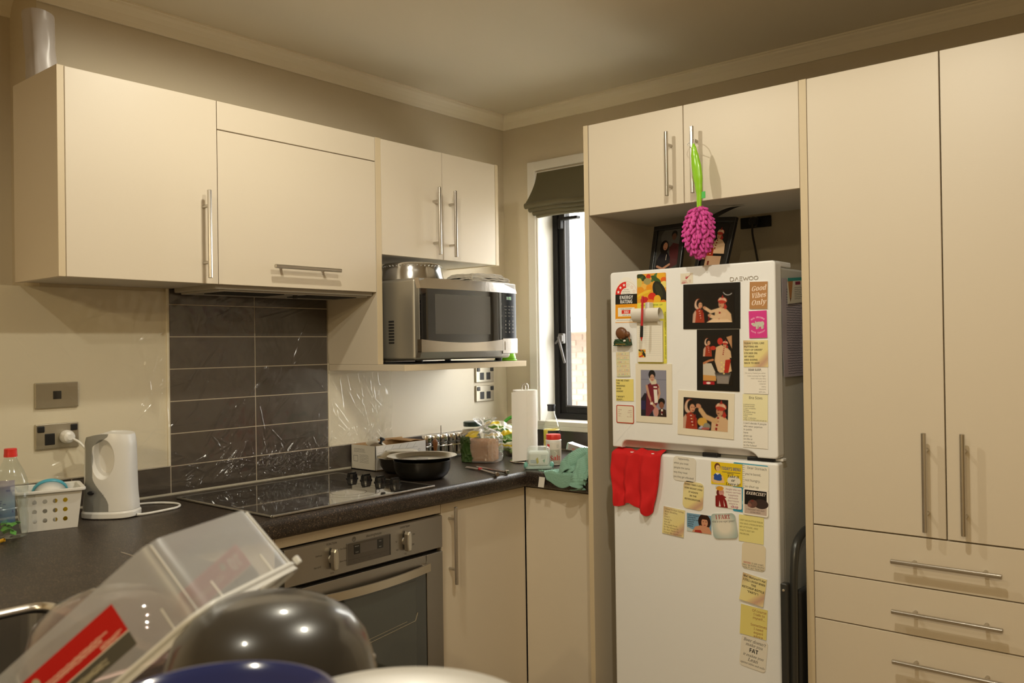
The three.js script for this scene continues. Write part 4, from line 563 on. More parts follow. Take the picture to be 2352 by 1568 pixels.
magnet('quote_magnet', 'pale yellow square magnet headed Bra Sizes with a small printed list', 'magnet', G, 1.471, 1.165, 0.076, 0.077, -1, 200, (x, w, h) => { fill(x, '#f7f0c4'); txt(x, 'Bra Sizes', 104, 26, 27, '#3a3428', 'sans-serif', 'center'); lines(x, ['A-almost boobs.', 'B-barely boobs.', 'C-can\'t complain.', 'D-dang.', 'DD-double dang.', 'E-enormous.', 'F-fake.', 'G-get a reduction.', 'H-help me I\'ve fallen and can\'t get up.'], 6, 78, 14.6, 13, '#4b4433', 'sans-serif', 'left', '', w - 14); });
magnet('quote_magnet', 'white square magnet about people who wear pajamas in public', 'magnet', G, 1.470, 1.088, 0.076, 0.076, -1, 200, (x, w, h) => { fill(x, '#f7f3ea'); lines(x, ['I can\'t decide if people', 'who wear pajamas', 'in public', 'have', 'given up', 'on life or', 'are living it', 'to the fullest!'], 6, 16, 24, 18, '#3f3a33', 'sans-serif', 'left', '', w - 10); });
magnet('quote_magnet', 'pale rounded square magnet beginning with the word Apparently', 'magnet', G, 1.241, 0.971, 0.077, 0.074, -2.6, 200, (x, w, h) => { fill(x, '#ebe6da'); txt(x, 'Apparently,', 92, 18, 19, '#45403a', 'sans-serif', 'center'); lines(x, ['when you treat', 'people the same', 'way they treat', 'you they get offended!'], 6, 54, 36, 19, '#45403a', 'sans-serif', 'left', '', 178); }, { r: 0.012 });
magnet('quote_magnet', 'yellow Today\'s Menu magnet with a printed woman in a blue apron', 'magnet', G, 1.379, 0.9675, 0.099, 0.066, -0.8, 270, (x, w, h) => { fill(x, '#efcf25'); blob(x, '#efe9d8', 198, 138, 56, 40); txt(x, 'TODAY\'S MENU', 174, 46, 36, '#3d4ea0', 'sans-serif', 'center', 'bold', 166); fill(x, '#3a3a48', 96, 72, 156, 4); fill(x, '#3a3a48', 140, 82, 56, 4); lines(x, ['Take it', 'or', 'Leave it!'], 190, 104, 31, 29, '#1d1a18', 'serif', 'center', 'italic bold'); poly(x, '#2f55a8', [[18, 112], [40, 90], [78, 90], [98, 112], [92, 150], [28, 150]]); poly(x, '#efe6da', [[38, 92], [56, 104], [76, 92], [66, 86], [48, 86]]); blob(x, '#6b3520', 56, 40, 26, 32); blob(x, '#edc58a', 60, 48, 19, 25); fill(x, '#6b3520', 44, 14, 18, 10); x.fillStyle = '#3a1c14'; x.fillRect(52, 44, 6, 3); x.fillRect(66, 44, 6, 3); x.fillStyle = '#a3302a'; x.fillRect(58, 62, 8, 3); arm(x, '#edc58a', [[18, 118], [14, 150], [60, 158], [110, 156]], 17); arm(x, '#edc58a', [[98, 116], [108, 146], [60, 164], [24, 160]], 15); });
magnet('memo_pad', 'sky blue backing card showing behind the Dear Stomach and Exercise magnets', 'memo pad', null, 1.452, 0.9315, 0.106, 0.143, -1.6, 64, (x, w, h) => { fill(x, '#3f9fc0'); fill(x, '#8ecbe0', 6, h - 20, 20, 6); }, { th: 0.0012, off: -0.0008, r: 0.004 });
magnet('quote_magnet', 'white Dear Stomach magnet with wire-bound edge print', 'magnet', G, 1.469, 0.9655, 0.079, 0.068, -1.4, 210, (x, w, h) => { fill(x, '#f6f1e2'); x.fillStyle = '#6d6a64'; for (let i = 0; i < 12; i++) x.fillRect(0, 8 + i * 15, 16, 2.5); txt(x, 'Dear Stomach', 116, 22, 25, '#3e3a36', 'sans-serif', 'center', '', 170); lines(x, ['you\'re bored,', 'not hungry,', 'so shut up'], 20, 70, 48, 24, '#3e3a36', 'sans-serif', 'left', '', 130); }, { off: 0.0008 });
magnet('quote_magnet', 'gold rounded magnet about losing weight and finding it in the refrigerator', 'magnet', G, 1.269, 0.8935, 0.068, 0.083, -4, 190, (x, w, h) => { grad(x, w, h); lines(x, ['EVERY TIME I LOSE', 'SOME WEIGHT I FIND', 'IT AGAIN', 'IN THE', 'REFRIGERATOR..'], w / 2, 26, 31, 20, '#342817', 'sans-serif', 'center', 'bold', 168); }, { r: 0.014 });
magnet('quote_magnet', 'white magnet with a woman in a red coat, People who say money can\'t buy', 'magnet', G, 1.384, 0.9, 0.083, 0.063, -0.6, 230, (x, w, h) => { fill(x, '#f6f1e8'); fill(x, '#d5e0e2', 0, 0, 40, 30); poly(x, '#8a1f1e', [[0, 175], [0, 88], [34, 70], [72, 84], [98, 120], [110, 175]]); poly(x, '#f0e4dc', [[36, 120], [48, 170], [30, 172]]); poly(x, '#efe1da', [[70, 110], [86, 160], [78, 170]]); blob(x, '#6e1f1a', 42, 60, 32, 38); blob(x, '#d99b92', 54, 54, 23, 29); blob(x, '#e5a531', 40, 22, 34, 18, -0.1); x.fillStyle = '#40201c'; x.fillRect(46, 48, 8, 3); x.fillRect(62, 48, 8, 3); poly(x, '#8a1f1e', [[6, 84], [60, 72], [98, 90], [60, 112]]); lines(x, ['People who say', 'money can\'t buy', 'happiness', 'obviously', 'don\'t know', 'where to'], 158, 20, 23, 18, '#7d3750', 'serif', 'center', '', 132); txt(x, 'shop', 168, 158, 27, '#9c2450', 'serif', 'center', 'bold'); }, { r: 0.004, off: 0.0003 });
magnet('quote_magnet', 'black Exercise magnet with a resting pig in a clear rounded frame', 'magnet', G, 1.4685, 0.894, 0.077, 0.077, -1.2, 210, (x, w, h) => { fill(x, '#f7f2e8'); fill(x, '#141110', 14, 12, w - 28, h - 24); fill(x, '#cbb7aa', 14, 128, w - 28, 70); txt(x, 'EXERCISE?', 105, 36, 33, '#f2e7dc', 'sans-serif', 'center', 'italic bold', 160); blob(x, '#3d2f2c', 150, 112, 60, 38); blob(x, '#6b4a42', 80, 118, 40, 32, -0.3); blob(x, '#8d6156', 56, 130, 18, 16); blob(x, '#7d3a33', 78, 94, 12, 8); fill(x, '#1d1412', 70, 110, 6, 4); lines(x, ['I THOUGHT YOU SAID', 'EXTRA FRIES'], 104, 164, 20, 15, '#3a2c26', 'sans-serif', 'center', 'italic', 156); }, { r: 0.007, th: 0.003, off: 0.0008 });
magnet('quote_magnet', 'gold brown leaning magnet, I Need To Start Eating More Healthy', 'magnet', G, 1.201, 0.807, 0.074, 0.083, -4.5, 200, (x, w, h) => { grad(x, w, h); lines(x, ['I Need To Start Eating', 'More Healthy,', 'But', 'First I', 'Need To', 'Eat All', 'The Junk Food', 'In The House So', 'It\'s Not There To', 'Tempt Me Anymore'], 12, 18, 21.5, 18, '#6a5030', 'serif', 'left', '', 176); }, { bow: 0.0012 });
magnet('quote_magnet', 'landscape magnet with a dark haired woman in red on a blue sky', 'magnet', G, 1.287, 0.812, 0.081, 0.055, -0.5, 230, (x, w, h) => { fill(x, '#7fa9c8'); poly(x, '#cfd9d8', [[0, 120], [70, 140], [70, 160], [0, 160]]); blob(x, '#351d14', 166, 58, 58, 66); poly(x, '#d79a78', [[50, 156], [80, 108], [130, 92], [210, 100], [230, 140], [228, 160]]); blob(x, '#d79a78', 168, 66, 30, 40); x.fillStyle = '#2a1410'; x.fillRect(150, 56, 12, 4); x.fillRect(176, 56, 12, 4); x.fillStyle = '#a32b26'; x.fillRect(160, 84, 18, 5); fill(x, '#351d14', 134, 16, 70, 22); poly(x, '#b3372a', [[70, 160], [80, 138], [130, 132], [150, 160]]); lines(x, ['I bet I enjoyed', 'getting fat', 'more than you', 'enjoyed', 'getting', 'skinny'], 10, 16, 18.5, 15, '#141c26', 'sans-serif', 'left', 'bold', 104); });
magnet('quote_magnet', 'white rounded magnet with red I FART heading, tilted', 'magnet', G, 1.370, 0.815, 0.078, 0.073, 8, 210, (x, w, h) => { const g = x.createRadialGradient(105, 98, 50, 105, 98, 130); g.addColorStop(0, '#efe9da'); g.addColorStop(1, '#a9bdb8'); x.fillStyle = g; x.fillRect(0, 0, w, h); txt(x, 'I FART', 104, 28, 46, '#a6302c', 'serif', 'center', 'bold', 128); txt(x, 'what is your super power?', 105, 62, 23, '#4c4a46', 'serif', 'center', '', 196); }, { r: 0.012, th: 0.0035, off: 0.0003 });
magnet('quote_magnet', 'yellow green square magnet about an attitude problem', 'magnet', G, 1.453, 0.815, 0.076, 0.077, -1.5, 200, (x, w, h) => { fill(x, '#f0e69a'); lines(x, ['I DON\'T HAVE AN ATTITUDE PROBLEM,', 'YOU HAVE A PROBLEM WITH', 'MY ATTITUDE. AND', 'THAT\'S NOT MY', 'PROBLEM.'], 8, 40, 26, 17, '#6a602c', 'sans-serif', 'left', '', w - 14); });
magnet('quote_magnet', 'cream rounded magnet whose three lines begin with a red word, Success', 'magnet', G, 1.459, 0.737, 0.072, 0.076, -2.5, 200, (x, w, h) => { fill(x, '#ecdfc2'); x.fillStyle = '#b0433c'; txt(x, 'SUCCESS', 16, 160, 20, '#b0433c', 'sans-serif', 'left', 'bold', 62); txt(x, 'IS LIKE A FART,', 84, 160, 20, '#4a4438', 'sans-serif', 'left', '', 104); lines(x, ['ONLY BOTHERS PEOPLE', 'WHEN IT\'S NOT THEIR OWN.'], 100, 180, 20, 20, '#4a4438', 'sans-serif', 'center', '', 188); }, { r: 0.012 });
magnet('quote_magnet', 'gold brown curled magnet about laughing at a ketchup bottle', 'magnet', G, 1.456, 0.643, 0.073, 0.08, -8.5, 200, (x, w, h) => { grad(x, w, h); lines(x, ['Me? Mature??! Ha!', 'I STILL LAUGH WHEN', 'THE', 'KETCHUP BOTTLE', '"FARTS"!'], w / 2, 22, 29, 23, '#2c2113', 'sans-serif', 'center', 'bold', 186); }, { bow: 0.003 });
magnet('quote_magnet', 'yellow square magnet with brown text, Of course I talk to myself', 'magnet', G, 1.456, 0.55, 0.081, 0.086, -3.5, 210, (x, w, h) => { fill(x, '#ecdd84'); lines(x, ['Of course', 'I talk to', 'myself...', '', 'Sometimes', 'I need', 'expert', 'advice'], 146, 26, 27, 26, '#8a4226', 'sans-serif', 'center', '', 128); }, { bow: 0.0008 });
magnet('quote_magnet', 'white rounded magnet lettered Beer doesn\'t make you FAT, lowest on the fridge', 'magnet', G, 1.454, 0.459, 0.08, 0.09, -6.5, 210, (x, w, h) => { fill(x, '#efe8da'); x.save(); txt(x, 'Beer doesn\'t', 105, 30, 31, '#1d1a16', 'serif', 'center', 'italic', 176); txt(x, 'make you', 105, 62, 29, '#1d1a16', 'serif', 'center', 'italic'); txt(x, 'FAT', 105, 102, 42, '#0c0a08', 'sans-serif', 'center', 'bold'); txt(x, 'it makes you', 105, 142, 27, '#1d1a16', 'serif', 'center', 'italic'); txt(x, 'Lean', 105, 174, 34, '#1d1a16', 'serif', 'center', 'italic'); txt(x, 'against tables and walls', 105, 206, 20, '#1d1a16', 'serif', 'center', 'italic', 194); x.restore(); }, { r: 0.01 });
magnet('sticker_residue', 'torn remains of a red printed sticker above the black-mounted photograph', 'sticker', null, 1.258, 1.549, 0.042, 0.032, 0, 150, (x, w, h) => { fill(x, '#e8e0cc'); poly(x, '#b8333a', [[60, 60], [64, 22], [72, 50], [80, 28], [86, 40], [132, 8], [92, 46], [76, 62]]); strokes(x, 20, 80, 4, 8, 70, '#c46a6a', 3); strokes(x, 10, 100, 2, 7, 50, '#c04850', 3); fill(x, '#dccab8', 100, 70, 26, 34); }, { th: 0.0002, rough: 0.6 });
// red cloth over the lower door
{
  const cloth = M([0.68, 0.010, 0.012], 0.85, 0, { bumpMap: weave, bumpScale: 0.0004, sheen: 0.3, sheenColor: [0.8, 0.1, 0.1], sheenRoughness: 0.6 });
  const g = slab((u, v) => {
    const L = 0.988 - 0.011 * Math.sin(Math.min(1, v * 1.3) * Math.PI) + 0.006 * v, Rr = 1.166 - 0.012 * v - 0.022 * v * v;
    const z = L + (Rr - L) * u + 0.004 * Math.sin(v * 3 + u * 6);
    const bump = (c, w) => Math.exp(-(((u - c) / w) ** 2));
    const bot = 0.84 + 0.012 * bump(0.42, 0.09) - 0.024 * bump(0.84, 0.16) - 0.004 * bump(0.12, 0.12), top = 1.018 + 0.003 * Math.sin(u * 15) + 0.002 * Math.sin(u * 27 + 1);
    const ph = u * 19 - 1.2 * v * u + 0.8 * Math.sin(v * 2.5), f = 0.5 + 0.5 * Math.sin(ph + 0.5 * Math.sin(ph)), d = 0.004 + (0.003 + 0.015 * Math.pow(v, 0.7)) * f + 0.004 * n3(u * 4, v * 3, 3) * (0.3 + v);
    const curl = v < 0.08 ? 1 - v / 0.08 : 0;
    return [FX - 0.003 - Math.max(0.001, d) * (1 - curl * 0.6) + 0.03 * curl * curl, top + (bot - top) * v, z];
  }, 110, 80, [0.0016, 0, 0]);
  single('tea_towel', 'bright red cloth hanging in folds over the lower fridge door', 'cloth', uvb(g), cloth);
}
// paper and card on the fridge side
{
  const pz = 1.5365, mk = (draw, w, h) => { const m = M([1, 1, 1], 0.7); m.map = canvasTex(w, h, draw); return m; };
  let t = thing('paper_list', 'long handwritten paper list stuck on the side of the fridge', 'paper', [-0.5, 1.25, pz]);
  part(t, 'page', slab((u, v) => [-0.588 + 0.2 * u, 1.252 + 0.283 * v, pz + 0.0015 + 0.004 * Math.max(0, 0.25 - v) * (1 - u) * 4 + 0.001 * n3(u * 3, v * 4, 1)], 8, 20, [0, 0, -0.0006]), mk((x, w, h) => { fill(x, '#a9a0aa'); strokes(x, 40, 50, 34, 12, 190, '#4c4a58', 2.5); }, 256, 460));
  t = thing('leaflet', 'small printed leaflet with a teal top edge and root vegetable picture over the paper list', 'leaflet', [-0.46, 1.46, pz]);
  part(t, 'card', slab((u, v) => [-0.553 + 0.16 * u, 1.462 + 0.075 * v + 0.012 * u, pz + 0.004], 4, 6, [0, 0, -0.0008]), mk((x, w, h) => { fill(x, '#cfc8b6'); fill(x, '#2f8a83', 0, 0, w, 18); poly(x, '#a8733f', [[6, 18], [62, 18], [42, 110], [30, 128], [22, 110]]); poly(x, '#3a2412', [[28, 110], [38, 110], [32, 132]]); fill(x, '#7d1f3a', 92, 22, 60, 18); strokes(x, 80, 56, 7, 10, 110, '#55524c', 2); }, 256, 140));
}
// framed photographs, plug, strap on top of the fridge
{
  const blk = M([0.012, 0.011, 0.01], 0.3);
  const fr = (label, c, w, h, lean, turn, tilt, draw) => {
    const t = thing('photo_frame', label, 'photo frame', c, null, 0, true); t.rotation.order = 'YXZ'; t.rotation.set(-lean, turn, tilt);
    const k = 0.017; part(t, 'frame', [rbox(-w / 2, w / 2, 0, k, -0.006, 0.008, 0.003), rbox(-w / 2, w / 2, h - k, h, -0.006, 0.008, 0.003), rbox(-w / 2, -w / 2 + k, k - 0.002, h - k + 0.002, -0.006, 0.008, 0.003), rbox(w / 2 - k, w / 2, k - 0.002, h - k + 0.002, -0.006, 0.008, 0.003), box(-w / 2 + 0.004, w / 2 - 0.004, 0.004, h - 0.004, -0.006, -0.002)], blk);
    const pm = M([1, 1, 1], 0.12); pm.map = canvasTex(300, Math.round(300 * (h - 2 * k) / (w - 2 * k)), draw); part(t, 'picture', face(w - 2 * k + 0.002, h - 2 * k + 0.002).translate(0, h / 2, 0.0015), pm);
  };
  fr('black photo frame on the fridge showing a couple, she in a black top', [-0.42, 1.57, 1.06], 0.131, 0.19, 0.22, -Math.PI / 2 - 0.12, 0.0, (x, w, h) => { fill(x, '#3a3936'); blob(x, '#504e4c', 200, 80, 150, 110); poly(x, '#4a1f22', [[170, 200], [210, 150], [280, 170], [300, 380], [200, 420]]); blob(x, '#1b1512', 216, 60, 36, 40); blob(x, '#5a3a2c', 216, 84, 27, 36); poly(x, '#14121a', [[20, 330], [70, 240], [130, 220], [190, 300], [200, 440], [10, 440]]); blob(x, '#0e0b0c', 106, 190, 52, 76); blob(x, '#b98468', 118, 180, 29, 42); arm(x, '#b98468', [[40, 390], [110, 420], [190, 380]], 24); x.fillStyle = '#7d2a2a'; x.fillRect(108, 200, 20, 5); fill(x, '#d8c8b0', 140, 270, 5, 60); });
  fr('black photo frame on the fridge half hidden behind the pink duster', [-0.42, 1.57, 1.225], 0.135, 0.195, 0.2, -Math.PI / 2 - 0.25, -0.12, (x, w, h) => { fill(x, '#1a1614'); groom(x, 180, 130, 1.6); bride(x, 90, 190, 1.6); fill(x, '#c9a07c', 60, 330, 190, 120); fill(x, '#7a3526', 90, 380, 24, 40); });
  let t = thing('power_outlet', 'black power outlet with a black plug on the dark wall behind the fridge', 'outlet', [-0.006, 1.77, 1.2]);
  part(t, 'cover_plate', rbox(-0.012, -0.001, 1.768, 1.808, 1.145, 1.26, 0.002), mat.blackPlastic);
  part(t, 'plug', toCreasedNormals(lathe([[0, 0.03], [0.012, 0.03], [0.018, 0.022], [0.018, 0], [0, 0]], 24), 0.5).rotateZ(Math.PI / 2).translate(-0.012, 1.788, 1.205), M([0.025, 0.025, 0.022], 0.4));
  part(t, 'cord', tube([[-0.035, 1.785, 1.205], [-0.05, 1.75, 1.208], [-0.045, 1.68, 1.218], [-0.03, 1.6, 1.224], [-0.018, 1.45, 1.226]], 0.0038, 40, 8), M([0.045, 0.035, 0.025], 0.6));
  single('strap', 'black strap hanging down behind the duster from under the top cupboard', 'strap', slab((u, v) => [-0.46 - 0.03 * v, 1.777 - 0.045 * v * v, 1.352 - 0.11 * v + 0.036 * (u - 0.5) + 0.012 * Math.sin(v * 3) ], 3, 14, [0.003, 0, 0]), mat.rubber);
}
// duster hung from the cupboard handle
{
  const t = thing('duster', 'bright pink chenille duster with a lime green handle hanging from a cupboard handle', 'duster', [-0.685, 1.6, 1.33]);
  const lime = M([0.28, 0.60, 0.02], 0.25, 0, { clearcoat: 0.6 });
  const hx = -0.684, ctr = [[1.94, 1.316, 0.003], [1.925, 1.3175, 0.008], [1.9, 1.3205, 0.0125], [1.87, 1.325, 0.0155], [1.84, 1.3285, 0.015], [1.81, 1.331, 0.0115], [1.785, 1.332, 0.0085], [1.75, 1.331, 0.0075]];
  part(t, 'handle', sheet((u, v) => { const k = v * (ctr.length - 1), i = Math.min(ctr.length - 2, Math.floor(k)), f = k - i, a = ctr[i], b = ctr[i + 1], s = f * f * (3 - 2 * f); const y = a[0] + (b[0] - a[0]) * f, z = a[1] + (b[1] - a[1]) * f, r = a[2] + (b[2] - a[2]) * s; return [hx + r * 0.6 * Math.cos(u * 6.2832), y, z + r * Math.sin(u * 6.2832)]; }, 28, 56), lime);
  part(t, 'hang_loop', [tube([[hx, 1.935, 1.316], [hx + 0.012, 1.952, 1.313], [hx + 0.03, 1.962, 1.3], [hx + 0.034, 1.955, 1.286], [hx + 0.02, 1.944, 1.285], [hx, 1.934, 1.31]], 0.0011, 40, 6)], mat.whiteMatt);
  part(t, 'label_tag', rbox(hx - 0.001, hx + 0.001, 1.775, 1.795, 1.338, 1.352, 0.0006), M([0.08, 0.5, 0.1], 0.5));
  part(t, 'head_core', new THREE.SphereGeometry(1, 24, 18).scale(0.026, 0.066, 0.036).translate(hx, 1.685, 1.329), M([0.5, 0.06, 0.28], 0.9));
  const pink = [0, 1, 2].map((k) => M([0.68 + 0.05 * k, 0.07 + 0.02 * k, 0.36 + 0.03 * k], 0.95, 0, { sheen: 0.7, sheenColor: [1, 0.45, 0.75], sheenRoughness: 0.5, bumpMap: towelBump, bumpScale: 0.001 }));
  const base = [0, 1, 2].map((k) => { const c = [], bend = [0.3, 0.7, 1.1][k]; for (let i = 0; i <= 4; i++) { const s = i / 4; c.push(V(0.018 * s * Math.cos(bend * s * 0.7), -0.018 * s * Math.sin(bend * s), 0)); } const g = tube(c, 0.0043, 6, 7); const e = new THREE.SphereGeometry(0.0043, 7, 5).translate(...c[4].toArray()); return merge([g, e]); });
  for (let i = 0; i < 220; i++) {
    const ph = Math.acos(1 - 2 * (i + 0.5) / 220), th = i * 2.39996;
    const nx = Math.sin(ph) * Math.cos(th), ny = Math.cos(ph), nz = Math.sin(ph) * Math.sin(th);
    const m = new THREE.Mesh(base[i % 3], pink[(i * 7) % 3]); m.name = 'noodle'; m.castShadow = m.receiveShadow = true;
    m.position.set(hx + 0.024 * nx - -0.685, 1.683 + 0.066 * ny - 1.6, 1.329 + 0.035 * nz - 1.33);
    const d = V(nx, ny * 0.5 - 0.45, nz).normalize(), up = V(0, 1, 0), zx = new THREE.Vector3().crossVectors(d, up).normalize(), yy = new THREE.Vector3().crossVectors(zx, d);
    m.quaternion.setFromRotationMatrix(new THREE.Matrix4().makeBasis(d, yy, zx)); m.rotateX(rr(-0.6, 0.6)); m.rotateY(rr(-0.3, 0.3)); t.add(m);
  }
  numberParts(t);
}
// folded chair between fridge and pantry
{
  const t = thing('folding_chair', 'dark grey metal folding chair stored in the gap between fridge and pantry', 'chair', [-0.6, 0, 1.575]);
  const g = M([0.06, 0.062, 0.06], 0.3, 0.5), z = 1.583;
  part(t, 'back_frame', tube([[-0.665, 0.02, z], [-0.66, 0.3, z], [-0.652, 0.6, z], [-0.648, 0.72, z], [-0.628, 0.785, z], [-0.58, 0.812, z], [-0.48, 0.818, z], [-0.3, 0.818, z], [-0.23, 0.79, z], [-0.21, 0.72, z], [-0.2, 0.3, z], [-0.195, 0.02, z]], 0.0115, 120, 14), g);
  part(t, 'leg', [rbox(-0.684, -0.66, 0.02, 0.69, z - 0.025, z - 0.005, 0.005)].map((q) => q.rotateZ(0)), g);
  part(t, 'rivet', new THREE.SphereGeometry(0.004, 12, 8).translate(-0.6855, 0.672, z - 0.014), mat.chrome);
  part(t, 'seat', rbox(-0.63, -0.24, 0.3, 0.66, z - 0.008, z + 0.012, 0.008), mat.rubber);
  numberParts(t);
}
// ---------- things on the worktop ----------
const CT = 0.9088;                              // top of the worktop
const at0 = (g, x, z, y = CT) => g.translate(x, y, z);
{ // kettle
  const t = thing('kettle', 'white plastic jug kettle with a grey handle strip and finger recess', 'kettle', [-1.882, CT, 0.19]);
  const ang = 0.875, dx = [Math.cos(ang), Math.sin(ang)], dn = [-Math.sin(ang), Math.cos(ang)];       // long axis runs with the picture, dn faces the room and the viewer
  const surf = (u, v) => {
    const a = u * 6.2832, y = 0.02 + 0.2 * v, half = 0.0665 - 0.004 * v + 0.003 * Math.exp(-(((v - 0.02) / 0.15) ** 2)), side = 0.054 - 0.003 * v;
    const e = 0.75, c = Math.cos(a), s = Math.sin(a); let X = half * Math.sign(c) * Math.abs(c) ** e, N = side * Math.sign(s) * Math.abs(s) ** e;
    let yy = y; if (v > 0.85) { const k = (v - 0.85) / 0.15, tp = 1 - 0.06 * k * k; X *= tp; N *= tp; yy += 0.010 * k * Math.cos((X / half - 0.25) * 1.5) - 0.004 * k; }
    if (s > 0) { const q = ((X - 0.001) / 0.0265) ** 2 + ((yy - 0.158) / 0.047) ** 2; if (q < 1.25) N -= 0.026 * Math.min(1, (1.25 - q) * 1.6); }
    return [-1.882 + X * dx[0] + N * dn[0], CT + yy, 0.19 + X * dx[1] + N * dn[1]];
  };
  const g = sheet(surf, 300, 230, true);
  const loc = (c) => [(c.x + 1.882) * dx[0] + (c.z - 0.19) * dx[1], c.y - CT, (c.x + 1.882) * dn[0] + (c.z - 0.19) * dn[1]];
  const [grey, white] = split(g, (c) => { const [X, y, N] = loc(c); if (N < 0.004) return false; const h = y, sm = (a, b, q) => { const k = Math.max(0, Math.min(1, (q - a) / (b - a))); return k * k * (3 - 2 * k); };
    const l = -0.0505 - 0.009 * sm(0.185, 0.215, h) - 0.009 * sm(0.11, 0.06, h), r = -0.027 + 0.042 * sm(0.188, 0.222, h) + 0.043 * sm(0.115, 0.035, h); return h < 0.225 && X > l && X < r; });
  part(t, 'body', white, mat.whitePlastic); part(t, 'handle', grey, mat.greyPlastic, 'grey handle strip');
  part(t, 'lid', sheet((u, v) => { const p = surf(u, 1), c = [-1.882, CT + 0.226, 0.19]; const s = 1 - v; return [c[0] + (p[0] - c[0]) * s, p[1] + 0.004 * Math.sin(v * 1.57), c[2] + (p[2] - c[2]) * s]; }, 48, 8, true), mat.whitePlastic);
  part(t, 'base', sheet((u, v) => { const p = surf(u, 0), k = v < 0.15 ? 1.0 + 0.2 * v : v > 0.85 ? (1 - v) / 0.15 * 1.05 : 1.05; return [-1.882 + (p[0] + 1.882) * k, CT + (v < 0.85 ? 0.0195 - 0.019 * v / 0.85 : 0.0005), 0.19 + (p[2] - 0.19) * k]; }, 60, 14), mat.whitePlastic);
  part(t, 'water_gauge', new THREE.SphereGeometry(1, 20, 12).scale(0.009, 0.0055, 0.003).rotateY(-ang).translate(-1.882 - 0.03 * dx[0] + 0.0545 * dn[0], CT + 0.07, 0.19 - 0.03 * dx[1] + 0.0545 * dn[1]), mat.blackPlastic);
}
single('notebook', 'thin yellow edged card standing behind the white kettle', 'card', rbox(-1.8, -1.765, CT, CT + 0.066, 0.02, 0.06, 0.001), M([0.5, 0.33, 0.02], 0.5));
{ // basket with its tub
  const t = new THREE.Group(); t.name = numbered('basket'); scene.add(t); org.set(t, [0, 0, 0]); t.position.set(-2.049, CT, 0.2); t.rotation.y = -0.30; tag(t, 'small white plastic basket with round holes in its sides', 'basket');
  const W = 0.062, D = 0.05, H = 0.1, tw = 0.0105, Wt = W + tw, Dt = D + tw;
  const holes = (cols, rws, x0, x1, y0, y1) => { const l = []; for (let i = 0; i < cols; i++) for (let j = 0; j < rws; j++) { const p = new THREE.Path(); p.absellipse(x0 + (x1 - x0) * i / (cols - 1), y0 + (y1 - y0) * j / (rws - 1), 0.0054, 0.006, 0, Math.PI * 2); l.push(p); } return l; };
  const wall = (w, wt, hl) => prism([[-w, 0], [w, 0], [wt, H], [-wt, H]], 0.0022, 0, hl);
  const tilt = Math.atan2(tw, H), fb = holes(4, 3, -0.034, 0.034, 0.025, 0.073), sd = holes(3, 3, -0.026, 0.026, 0.025, 0.073);
  part(t, 'body', [wall(W, Wt, fb).rotateX(tilt).translate(0, 0, D - 0.0022), wall(W, Wt, fb).rotateX(tilt).rotateY(Math.PI).translate(0, 0, -D + 0.0022), wall(D, Dt, sd).rotateX(tilt).rotateY(Math.PI / 2).translate(W - 0.0022, 0, 0), wall(D, Dt, sd).rotateX(tilt).rotateY(-Math.PI / 2).translate(-W + 0.0022, 0, 0), box(-W, W, 0, 0.002, -D, D)], mat.whitePlastic);
  const s = roundRect(2 * Wt + 0.014, 2 * Dt + 0.014, 0.012); const h = roundRect(2 * Wt - 0.002, 2 * Dt - 0.002, 0.008); s.holes.push(new THREE.Path(h.getPoints(8)));
  part(t, 'rim', new THREE.ExtrudeGeometry(s, { depth: 0.004, bevelEnabled: true, bevelSize: 0.0015, bevelThickness: 0.0015, bevelSegments: 2 }).rotateX(-Math.PI / 2).translate(0, H - 0.004, 0), mat.whitePlastic);
  const c = thing('tub', 'round white tub with a sky blue rim lying in the small basket', 'tub', [-2.03, CT + 0.05, 0.2]);
  const tilt2 = (g) => g.rotateX(-1.0).rotateY(-0.35).translate(-2.037, CT + 0.062, 0.185);
  part(c, 'body', tilt2(lathe([[0, 0], [0.03, 0], [0.034, 0.004], [0.039, 0.03], [0, 0.03]], 40)), mat.whitePlastic);
  part(c, 'rim', tilt2(lathe([[0.039, 0.03], [0.042, 0.03], [0.0425, 0.038], [0.039, 0.04], [0, 0.038], [0, 0.03]], 40)), M([0.09, 0.42, 0.58], 0.35));
  const pm = M([1, 1, 1], 0.5); pm.map = canvasTex(128, 64, (x) => { fill(x, '#ece9e2'); strokes(x, 8, 16, 4, 12, 60, '#7d8791', 3); strokes(x, 80, 30, 3, 8, 30, '#5b6a78', 3); });
  single('sachet_box', 'bright yellow box seen through the holes of the basket', 'box', rbox(-2.028, -2.012, CT + 0.004, CT + 0.08, 0.19, 0.24, 0.002).rotateY(0), M([0.75, 0.5, 0.01], 0.5));
}
